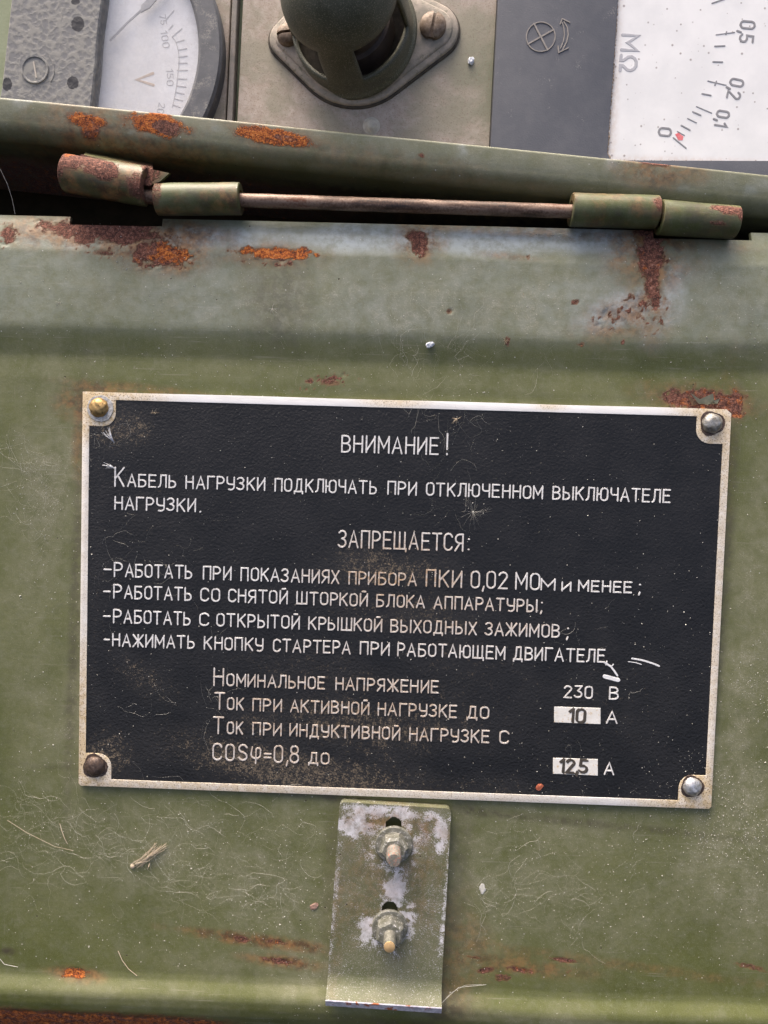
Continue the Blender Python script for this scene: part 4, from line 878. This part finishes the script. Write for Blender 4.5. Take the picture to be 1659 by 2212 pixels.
def crud(pts, z, parent, w=.35, name='dirt_line', n=90):
    mb = MB(); P = [Vector(Q(x, y, z)) for x, y in pts]; Ls = [0]
    for i in range(1, len(P)): Ls.append(Ls[-1] + (P[i] - P[i - 1]).length)
    for i in range(n):
        s_ = Ls[-1] * (i + random.random()) / n; j = max(q for q in range(len(Ls)) if Ls[q] <= s_ + 1e-6); j = min(j, len(P) - 2)
        p = P[j].lerp(P[j + 1], (s_ - Ls[j]) / (Ls[j + 1] - Ls[j])); r = w * random.uniform(.4, 1.1)
        p = p + Vector((random.gauss(0, w * .35), random.gauss(0, w * .35)))
        m = Matrix.Diagonal((random.uniform(.7, 1.3), random.uniform(.9, 2.2), .7)); mb.lathe([(0, r), (r * .75, r * .6), (r, 0), (r * .7, -r * .5)], (p.x, p.y, z), 6, m)
    o = build(name, mb, M_crud, parent); o['kind'] = 'stuff'; return o
crud([(227, -60), (221, 0), (213, 60), (209, 110), (206, 150), (200, 200), (194, 250)], ZP + 3.2, vm, .55, n=120)

# indicator lamp
c = Q(767, 77, ZP + 2); lamp = thing('indicator_lamp', 'dark green slotted lamp hood on a dusty screwed diamond flange', 'lamp', (c[0], c[1], ZP))
sc1, sc2 = Q(622, 80, ZP + 2), Q(935, 60, ZP + 2)
def hull(P):
    P = sorted(set(P)); 
    def half(P):
        H = []
        for p in P:
            while len(H) > 1 and (H[-1][0] - H[-2][0]) * (p[1] - H[-2][1]) - (H[-1][1] - H[-2][1]) * (p[0] - H[-2][0]) <= 0: H.pop()
            H.append(p)
        return H
    return half(P)[:-1] + half(P[::-1])[:-1]
def flange(o): return hull([(q[0] + r * math.cos(a), q[1] + r * math.sin(a)) for q, r in ((sc1, 4.6 + o), (sc2, 6.4 + o), (c, 17.0 + o)) for a in np.linspace(0, 2 * math.pi, 72)[:-1]])
M_fl = simple('dusty_lamp_flange', (.24, .215, .17), (.40, .335, .27), 4, .7, c3=(.15, .145, .10), bump=.1, dustc=(.45, .37, .29), dust=.25); M_gas = simple('dark_gasket', (.045, .038, .03), (.09, .075, .055), 2, .85, bump=.2)
mb = MB(); mb.prism(flange(.9), ZP, ZP + .7, .3); build('gasket', mb, M_gas, lamp)
mb = MB(); mb.prism(flange(.35), ZP + .7, ZP + 1.7, .5); build('flange', mb, M_fl, lamp, angle=60)
mb = MB(); mb.prism(flange(-1.2), ZP + 1.7, ZP + 2.3, .5); build('flange_step', mb, M_fl, lamp, angle=60)
k = NT('dark_green_lamp_enamel'); a = k.noise(5, 5, .6); f = k.noise(.25, 3, .6); b = k.noise(1.5, 5, .7)
col = k.mix(k.ss(a, .3, .7), (.060, .062, .036), (.092, .092, .060)); col = k.mix(k.math('MULTIPLY', k.ss(f, .55, .64), .7), col, (.28, .255, .19)); col = k.mix(k.math('MULTIPLY', k.ss(b, .55, .75), .4), col, (.18, .16, .12))
M_hood = k.fin(col, .5, 0, k.bump(k.math('ADD', f, b), .05, .6))
RM = Matrix.Rotation(R_(-9), 3, 'Y') @ Matrix.Rotation(R_(1), 3, 'X')
RB, RT = 15.4, 14.4
hp = [(RB + 1.0, 0), (RB + .45, .5), (RB, 1.3), (RB, 4), (RB - .1, 6.2), (RB - .2, 8.2), (RB - .3, 10.5), (RB - .45, 13), (RB - .7, 15.5), (RT - .2, 17.5)]
for a in range(8, 90, 8): hp.append(((RT - .2) * math.cos(R_(a)), 17.5 + (RT - .2) * math.sin(R_(a)) * .95))
hp.append((.01, 17.5 + RT * .93))
def skp(k_, a):
    d = (math.degrees(a) + 360) % 360
    return 4 <= k_ <= 8 and ((284 < d < 352) or (188 < d < 250) or (20 < d < 80) or (110 < d < 170))
mb = MB(); mb.lathe(hp, (c[0], c[1], ZP + 2.2), 120, RM, skip=skp)
hood = build('hood', mb, M_hood, lamp, angle=50)
md = hood.modifiers.new('wall', 'SOLIDIFY'); md.thickness = 1.1 * S; md.offset = -1
mb = MB(); mb.lathe([(10.5, 0), (10.5, 7), (9.5, 7.4), (9.5, 13), (7, 17), (0.01, 19)], (c[0], c[1], ZP + 2.2), 40, RM); build('socket', mb, simple('brown_socket', (.05, .036, .03), (.09, .065, .055), 3, .5), lamp)
mb = MB(); mb.lathe([(0.01, .3), (14.6, .3), (14.6, 0)], (c[0], c[1], ZP + 2.2), 40); build('hood_shade_disc', mb, M_gas, lamp)  # dark disc added to stand in for the shade inside the hood
M_sc = simple('dusty_screw', (.13, .085, .05), (.26, .20, .15), 1.5, .55, .2, .1, c3=(.09, .06, .04))
for (q, r, ang) in ((sc1, 2.75, 8), (sc2, 3.4, 80)):
    mb = MB(); bx = math.cos(R_(ang)), math.sin(R_(ang))
    for sg in (1, -1):                       # two halves of the head with the driver slot between them
        pts = [(r * math.cos(a), r * math.sin(a)) for a in np.linspace(R_(10), R_(170), 18)]
        L0 = []
        for lev, kk in ((0, 1), (1.1, 1), (1.9, .8), (2.3, .45)):
            L0.append([(p[0] * kk * bx[0] - sg * (max(p[1] * kk, .35)) * bx[1] + q[0], p[0] * kk * bx[1] + sg * (max(p[1] * kk, .35)) * bx[0] + q[1], ZP + 2.3 + lev) for p in pts])
        n = 18; vs = [p for l in L0 for p in l]; fs = [(l * n + i, l * n + (i + 1) % n, (l + 1) * n + (i + 1) % n, (l + 1) * n + i) for l in range(3) for i in range(n)] + [tuple(3 * n + i for i in range(n))]
        mb.add(vs, fs)
    mb.lathe([(0, .9), (r * .9, .9), (r * .9, 0)], (q[0], q[1], ZP + 2.3), 24)
    build('slotted_screw', mb, M_sc, lamp, angle=40)

# megohmmeter
ZM = ZP + 2.5
mg = thing('insulation_meter', 'grey plastic insulation meter with white megohm scale at the right', 'meter', (*Q(1350, 150), ZP))
M_mh = simple('slate_meter_plastic', (.070, .075, .090), (.090, .094, .108), 6, .55, dustc=(.22, .21, .20), dust=.06, bump=.05, bmm=.4)
ho = poly([(1056, 390), (1078, -30), (1090, -220), (1900, -220), (1900, 480), (1056, 395)], ZM)
wi = [(1312, 330), (1318, 343), (1332, 346), (1850, 348), (1850, -180), (1346, -180), (1336, -10), (1325, 150)]
mb = ring_mesh(ho, [Q(x, y, ZM) for x, y in wi][::-1], ZP - 3, ZM, .12); build('housing', mb, M_mh, mg, angle=30)
k = NT('white_scale_card'); a = k.noise(12, 5, .6); v = k.voro(1.9); vc = k.voro(1.9, out='Color'); sp = k.n('ShaderNodeSeparateColor'); k.l(vc, sp.inputs[0])
dot = k.math('MULTIPLY', k.ss(v, k.math('MULTIPLY', sp.outputs[1], .10), k.math('ADD', k.math('MULTIPLY', sp.outputs[1], .16), .07), 1.0, 0.0), k.math('LESS_THAN', sp.outputs[0], .7))
GB = (*Q(1350, 150), ZP)
brd = k.math('MAXIMUM', k.sph(GB, 1322, 160, 16, 330, .8, ZM), k.sph(GB, 1480, 350, 260, 12, .8, ZM)); brn = k.math('MULTIPLY', brd, k.ss(k.noise(1, 5, .7), .3, .65, .2, 1.0))
col = k.mix(k.ss(a, .35, .7), (.76, .755, .74), (.68, .68, .67)); col = k.mix(k.math('MULTIPLY', brn, .5), col, (.5, .36, .24)); col = k.mix(k.math('MULTIPLY', dot, .75), col, (.22, .18, .16))
M_card = k.fin(col, .5, 0, k.bump(dot, .05, .5))
ZC = ZM - .8
mb = MB(); x0, y0 = Q(1290, 372, ZC); x1, y1 = Q(1880, -200, ZC); mb.prism([(x0, y0), (x1, y0), (x1, y1), (x0 - 0, y1)], ZC - .5, ZC); card = build('scale_card', mb, M_card, mg, smooth=False)
def q2(x, y, z=ZC): return Q((1512 + x / 1.0972) / 1.823, y / 2.0, z)
M_gp = simple('grey_print', (.20, .20, .21), (.26, .26, .27), 1, .6); M_lp = simple('light_grey_print', (.38, .38, .40), (.44, .44, .46), 1, .6); M_red = simple('red_print', (.62, .12, .14), (.7, .2, .2), 1, .6)
mb = MB()
for (a0, b0, a1, b1, wd) in ((1435, 150, 1515, 140, .13), (1478, 148, 1480, 138, .2), (1430, 200, 1472, 198, .2), (1422, 267, 1462, 268, .2), (1400, 350, 1478, 368, .14), (1436, 352, 1430, 368, .2), (1375, 405, 1412, 412, .2), (1350, 460, 1415, 488, .14), (1335, 483, 1368, 498, .2),
        (1312, 512, 1350, 530, .14), (1285, 542, 1322, 562, .2), (1268, 568, 1298, 585, .14), (1250, 595, 1305, 640, .18), (1418, 14, 1470, -4, .2)): mb.stroke([q2(a0, b0), q2(a1, b1)], wd, ZC, ZC + .06 + wd * .1)
build('scale_marks', mb, M_gp, card, smooth=False, fix=False)
mb = MB(); mb.prism([q2(*p) for p in ((1258, 580), (1272, 574), (1294, 590), (1290, 606), (1272, 606))][::-1], ZC, ZC + .05); build('red_mark', mb, M_red, card, smooth=False)
H2 = K / 2.0
for t, x, y, h, wd, an, m_ in (('0,5', 1543, 90, 58, 84, 4, M_gp), ('0,2', 1500, 338, 54, 78, 10, M_gp), ('0,1', 1442, 476, 50, 62, 8, M_gp), ('0', 1190, 552, 50, 30, 4, M_gp), ('MΩ', 1032, 150, 66, 146, 2, M_lp)):
    mb = MB(); o_ = q2(x, y); lay(mb, t, o_, (math.sin(R_(-an)), -math.cos(R_(an))), (math.cos(R_(an)), -math.sin(R_(an))), h * H2, wd * H2, w=.3 if t != 'MΩ' else .42, z0=ZC, z1=ZC + .07); build('numerals', mb, m_, card, smooth=False, fix=False)
M_mark = simple('dusty_moulding', (.24, .22, .20), (.32, .29, .26), 1, .8)
sc = Q(1168, 80, ZM); mb = MB(); rr_ = 30 * K
mb.stroke([(sc[0] + rr_ * math.cos(a), sc[1] + rr_ * math.sin(a)) for a in np.linspace(0, 2 * math.pi, 40)], .14, ZM - .05, ZM + .18)
for an in (30, 120): 
    e = (rr_ * math.cos(R_(an)), rr_ * math.sin(R_(an))); mb.stroke([(sc[0] - e[0], sc[1] - e[1]), (sc[0] + e[0], sc[1] + e[1])], .24, ZM - .05, ZM + .15 + an * .0003)
ar = [q2(*p, ZM) for p in ((778, 95), (792, 120), (796, 150), (790, 180), (772, 215))]; mb.stroke(ar, .16, ZM - .05, ZM + .16)
ar2 = [q2(*p, ZM) for p in ((770, 98), (777, 125), (780, 150), (775, 180), (762, 210))]; mb.stroke(ar2, .13, ZM - .05, ZM + .165)
for tri in (((762, 104), (770, 82), (802, 98)), ((752, 200), (755, 228), (796, 208))): mb.stroke([q2(*p, ZM) for p in tri], .15, ZM - .05, ZM + .19)
build('adjuster_symbol', mb, M_mark, mg, smooth=False, fix=False)
crud([(1336, -30), (1325, 150), (1318, 250), (1312, 330), (1318, 343)], ZM - .3, mg, .26, n=130)
crud([(1330, 346), (1500, 348), (1700, 350)], ZM - .3, mg, .14, n=60)

# ------------------------------------------------------------------ loose bits
M_web = simple('cobweb_silk', (.42, .41, .36), (.54, .52, .46), 2, .8); M_white = simple('white_crumb_stuff', (.75, .77, .80), (.66, .68, .72), .6, .7, bump=.2, bmm=.3); M_straw = simple('dry_straw', (.44, .35, .24), (.55, .46, .34), 2, .7)
M_grain = simple('pale_grains', (.46, .44, .38), (.60, .58, .52), 1.5, .8)
def surf_z(x, y):
    if abs(x) < HW and abs(y) < HH: return 1.05
    return float(lidz(y)) + .15
def strand(mb, x, y, ang, L, r, curl=.35, lift=.2):
    n = max(5, int(L / .6)); pts = []; bend = random.gauss(0, .05)
    for i in range(n + 1):
        z = surf_z(x, y) + .06 + lift * math.sin(math.pi * i / n) * random.uniform(.8, 1.2); pts.append((x, y, z))
        ang += bend + random.gauss(0, curl * .3)
        if random.random() < .10: ang += random.gauss(0, .9); bend = random.gauss(0, .08)
        x += math.cos(ang) * L / n; y += math.sin(ang) * L / n
    mb.tube(pts, [r * (1 - .6 * abs(2 * i / n - 1)) for i in range(n + 1)])
def web(spots, label, seed):
    random.seed(seed); mb = MB()
    for (px, py, sx, sy, n, ang, L) in spots:
        for i in range(int(n * 1.3)):
            x, y = U(px + random.gauss(0, sx), py + random.gauss(0, sy)); a = R_(ang) + random.gauss(0, .6) + (math.pi if random.random() < .5 else 0)
            strand(mb, x, y, a, L * random.uniform(.3, 1.3), random.choice((.006, .007, .008, .010, .012, .022)), random.uniform(.3, 1.2))
            if random.random() < .5: mb.lathe([(0, .09), (.07, .05), (.09, 0)], (x, y, surf_z(x, y) + .1), 5)
    build('cobweb', mb, M_web, None, base=(*U(spots[0][0], spots[0][1]), 0), smooth=False, fix=False, label=label, cat='cobweb', kind='stuff')
web([(70, 1060, 26, 50, 34, 80, 9), (40, 990, 40, 30, 20, -40, 10), (230, 960, 30, 30, 16, 30, 9), (90, 1130, 14, 40, 16, 80, 8)], 'pale cobweb threads left of the black plate', 1)
web([(130, 1790, 90, 40, 46, -25, 14), (330, 1800, 90, 40, 30, -15, 10), (380, 1880, 110, 30, 44, -14, 12), (520, 1930, 70, 22, 26, -10, 8), (60, 1840, 50, 40, 20, -15, 14), (500, 1770, 110, 30, 16, 20, 8), (620, 1830, 40, 50, 14, 60, 7)], 'tangled cobweb strands on the lid lower left', 2)
web([(1100, 1930, 60, 14, 16, 0, 9), (1200, 1930, 50, 26, 18, -20, 8), (1130, 1850, 70, 40, 16, 10, 7), (1250, 2030, 22, 30, 8, 80, 9), (1060, 1960, 40, 16, 10, 10, 8), (1380, 1870, 40, 60, 8, 60, 6)], 'thin cobweb threads right of the bracket', 3)
web([(880, 760, 26, 60, 24, -60, 9), (1000, 760, 26, 40, 22, 60, 8), (920, 840, 26, 30, 16, 80, 8), (1190, 760, 14, 40, 6, 75, 8), (960, 1000, 26, 60, 14, 75, 8), (700, 740, 60, 30, 8, -50, 7), (360, 1240, 60, 60, 12, -30, 9), (250, 1230, 40, 50, 12, 20, 8), (370, 1530, 50, 30, 8, 25, 8), (480, 1510, 20, 50, 10, 70, 7), (1010, 900, 20, 30, 8, 80, 6), (1290, 1380, 60, 60, 6, 30, 6), (1300, 1650, 60, 40, 4, 60, 8)], 'wispy cobweb drifting over the step and the black plate', 4)
random.seed(5)
def radial(cxp, cyp, n, L, z, label, name, cat, r=.028, mat=M_web, spread=(0, 360), core=.3):
    mb = MB(); c = U(cxp, cyp, z)
    for i in range(n):
        a = R_(random.uniform(*spread)); l = L * random.uniform(.5, 1.1); pts = []
        for j in range(7):
            t = j / 6; pts.append((c[0] + math.cos(a + .2 * t) * l * t, c[1] + math.sin(a + .2 * t) * l * t, z + .9 * math.sin(math.pi * t) + .05))
        mb.tube(pts, [r * (1 - .6 * j / 6) for j in range(7)])
    mb.lathe([(0, core), (core * .8, core * .5), (core, 0)], (c[0], c[1], z), 8)
    build(name, mb, mat, None, base=(c[0], c[1], z), smooth=False, fix=False, label=label, cat=cat)
radial(1022, 1106, 34, 4.4, 1.1, 'star shaped seed fluff lying on the black plate', 'seed_fluff', 'seed fluff', .012, core=.26)
radial(246, 955, 9, 3.6, 1.1, 'small fan of white seed hairs near the upper left rivet', 'seed_fluff', 'seed fluff', .07, M_white, (95, 135), .12)
radial(250, 1012, 8, 3.2, 1.1, 'fan of white seed hairs above the first capital letter', 'seed_fluff', 'seed fluff', .07, M_white, (130, 170), .12)
radial(985, 906, 8, 1.5, 1.1, 'tiny pale dead spider below the top border of the plate', 'dead_spider', 'spider', .06, M_straw, core=.32)
radial(334, 893, 8, 1.3, 1.1, 'tiny pale dead spider in the plate top left area', 'dead_spider', 'spider', .05, M_straw, core=.28)
radial(1092, 737, 8, 1.3, .6, 'tiny pale husk on the dark step of the lid', 'dead_spider', 'spider', .05, M_straw, core=.28)
radial(808, 365, 12, 1.9, -6, 'small pale seed fluff caught under the rusty lip', 'seed_fluff', 'seed fluff', .04, core=.35)
radial(588, 668, 8, 1.5, 1.9, 'tiny pale husk above the step, left of centre', 'dead_spider', 'spider', .05, M_web, core=.22)
radial(130, 655, 7, 1.2, 1.9, 'tiny pale husk above the step at the far left', 'dead_spider', 'spider', .05, M_web, core=.2)
def lump(cxp, cyp, z, rx, ry, rz, mat, name, label, cat, seed=0, ang=0, flat=False):
    random.seed(seed); c = U(cxp, cyp, z); bm = bmesh.new(); bmesh.ops.create_icosphere(bm, subdivisions=2, radius=1); a = R_(ang)
    for v in bm.verts:
        kx = random.uniform(.72, 1.22); x_, y_, z_ = v.co.x * rx * kx, v.co.y * ry * kx, max(v.co.z, -.4) * rz * kx
        v.co = (c[0] + x_ * math.cos(a) - y_ * math.sin(a), c[1] + x_ * math.sin(a) + y_ * math.cos(a), z + z_ + rz * .4)
    mb = MB(); bm.verts.index_update(); mb.v = [tuple(v.co) for v in bm.verts]; mb.f = [tuple(v.index for v in f.verts) for f in bm.faces]; bm.free()
    build(name, mb, mat, None, base=(c[0], c[1], z), smooth=False, label=label, cat=cat)
lump(928, 745, .9, 1.1, .8, .6, M_white, 'white_crumb', 'bright white crumb lying on the dark step of the lid', 'crumb', 1, 20)
lump(1017, 132, ZP, .85, 1.1, .6, M_white, 'white_crumb', 'bright white crumb on the beige panel right of the lamp', 'crumb', 2, -20)
M_red2 = simple('red_rust_chip', (.30, .07, .035), (.40, .12, .06), .8, .8, bump=.2, bmm=.3); M_brc = simple('brown_chip', (.26, .15, .11), (.34, .22, .17), .6, .8, bump=.2, bmm=.3)
lump(1166, 1700, .9, .95, .8, .22, M_red2, 'rust_chip', 'small red rust chip near the bottom border of the plate', 'chip', 3, 30)
lump(678, 1957, .1, 1.2, .8, .15, M_brc, 'leaf_scrap', 'small brown scrap on the lid left of the bracket', 'scrap', 4, 30)
lump(1042, 1920, .1, .8, 1.3, .1, M_grain, 'paint_scrap', 'pale beige scrap on the lid just right of the bracket', 'scrap', 5, 10)
mb = MB(); random.seed(9); a = U(281, 1874, .5); b = U(362, 1826, .5)
for i in range(22):
    x0, y0 = a[0] + random.uniform(0, 3), a[1] + random.uniform(-.2, 1.4); x1, y1 = b[0] - random.uniform(0, 3.5), b[1] + random.uniform(-1.6, .6)
    mb.tube([(x0 + (x1 - x0) * t, y0 + (y1 - y0) * t + random.uniform(-.25, .25), .3 + .7 * math.sin(math.pi * t) * random.random()) for t in np.linspace(0, 1, 6)], random.uniform(.03, .065), 4)
for dx, dy in ((-1.0, -.2), (2.4, -.9)): mb.tube([(a[0] + 2 + dx, a[1] + .6 + dy, .3), (a[0] + 2.5 + dx, a[1] + 1.6 + dy, .9), (a[0] + 5, a[1] + 2.2 + dy, .5)], .1, 4)
mb.lathe([(0, .5), (.5, .3), (.6, 0)], (a[0] + .5, a[1] + .2, .15), 10)
build('straw_bundle', mb, M_straw, None, base=(a[0], a[1], .2), smooth=False, fix=False, label='bundle of dry straw bits stuck to the lid lower left', cat='straw')
def hair(pts, r, label, mat=M_straw, name='dry_stalk', cat='stalk'):
    mb = MB(); mb.tube([(*U(x, y), surf_z(*U(x, y)) + .1 + dz) for x, y, dz in pts], r, 4); p = U(pts[0][0], pts[0][1]); build(name, mb, mat, None, base=(p[0], p[1], .2), smooth=False, fix=False, label=label, cat=cat)
hair([(256, 2053, 0), (266, 2072, .3), (280, 2090, .4), (297, 2106, 0)], .08, 'single curved pale stalk on the lid near the bottom left')
hair([(130, 1778, 0), (136, 1795, .2), (142, 1810, .3), (147, 1822, 0)], .08, 'short thick pale stalk in the cobweb at the lower left')
hair([(18, 1770, .2), (60, 1795, .5), (120, 1826, .3), (160, 1836, .1)], .04, 'long straight pale stalk at the left edge below the plate')
hair([(0, 2068, .1), (12, 2080, .3), (40, 2087, .1)], .06, 'pale twig at the left frame edge above the bottom fold', M_web)
hair([(948, 2152, 2.0), (965, 2140, 2.0), (990, 2128, .6), (1050, 2125, .1)], .05, 'pale grey thread stretched from the bracket foot to the lid', M_web)
hair([(955, 2148, 2.0), (972, 2134, 1.6), (1004, 2124, .5), (1040, 2124, .1)], .03, 'thinner pale thread beside the one at the bracket foot', M_web)
hair([(6, 365, 3), (20, 400, 2), (26, 430, 1), (29, 460, 0)], .04, 'pale thread hanging across the dark gap at the far left', M_web)
# grains of dust on lid and plate
random.seed(21); mb = MB()
def grain(x, y, z, r):
    a = random.uniform(0, 6.28); P = [(x + r * math.cos(a + 2.09 * i) * random.uniform(.6, 1.3), y + r * math.sin(a + 2.09 * i) * random.uniform(.6, 1.3), z) for i in range(3)] + [(x, y, z + r * .9)]
    mb.add(P, [(0, 1, 3), (1, 2, 3), (2, 0, 3)])
for i in range(5200):
    x, y = random.uniform(-97, 97), random.uniform(-104, 92); r = abs(random.gauss(.05, .05)) + .035
    if abs(x) < HW and abs(y) < HH and random.random() < .55: continue
    if random.random() < .008: r *= 2.0
    grain(x, y, (0.84 if abs(x) < HW and abs(y) < HH else float(lidz(y))) - .0, r)
for (px, py, s_, n) in ((1590, 1780, 70, 900), (1500, 1720, 60, 350), (1150, 1800, 90, 260), (600, 1950, 130, 400), (1250, 1900, 100, 300), (1640, 1500, 40, 260), (650, 2120, 110, 260)):
    for i in range(n):
        x, y = U(px + random.gauss(0, s_), py + random.gauss(0, s_)); grain(x, y, (0.84 if abs(x) < HW and abs(y) < HH else float(lidz(y))), abs(random.gauss(.04, .04)) + .03)
build('dust_grains', mb, M_grain, None, base=(0, 0, 0), smooth=False, fix=False, label='pale dust grains scattered over the lid and the plate', cat='dust', kind='stuff')
# curled flakes of paint by the upper right rivet
M_flk = simple('curled_paint', (.20, .20, .13), (.26, .25, .17), 1, .6); M_flk2 = simple('brown_flake', (.20, .12, .07), (.13, .08, .05), 1, .8)
for pts, m_ in ((((1488, 852), (1500, 864), (1512, 872), (1498, 876)), M_flk2), (((1512, 872), (1492, 849), (1520, 866), (1530, 872)), M_flk), (((1558, 860), (1540, 866), (1552, 872), (1536, 872)), M_flk), (((1450, 870), (1458, 882), (1456, 884), (1448, 873)), M_flk2), (((1505, 866), (1540, 850), (1546, 868), (1530, 874)), M_flk)):
    mb = MB(); zz = [.25, 1.0, .5, .2]; top = [(*U(x, y, 1), zz[i]) for i, (x, y) in enumerate(pts)]; bot = [(p[0], p[1], p[2] - .12) for p in top]
    mb.add(top + bot, [(0, 1, 2, 3), (7, 6, 5, 4), (0, 4, 5, 1), (1, 5, 6, 2), (2, 6, 7, 3), (3, 7, 4, 0)]); build('paint_flake', mb, m_, lid, smooth=False)

# ------------------------------------------------------------------ stand everything up at its real tilt
for o, b in TOPS:
    o.matrix_world = TM @ Matrix.Translation(Vector(b) * S)
    del o['b']
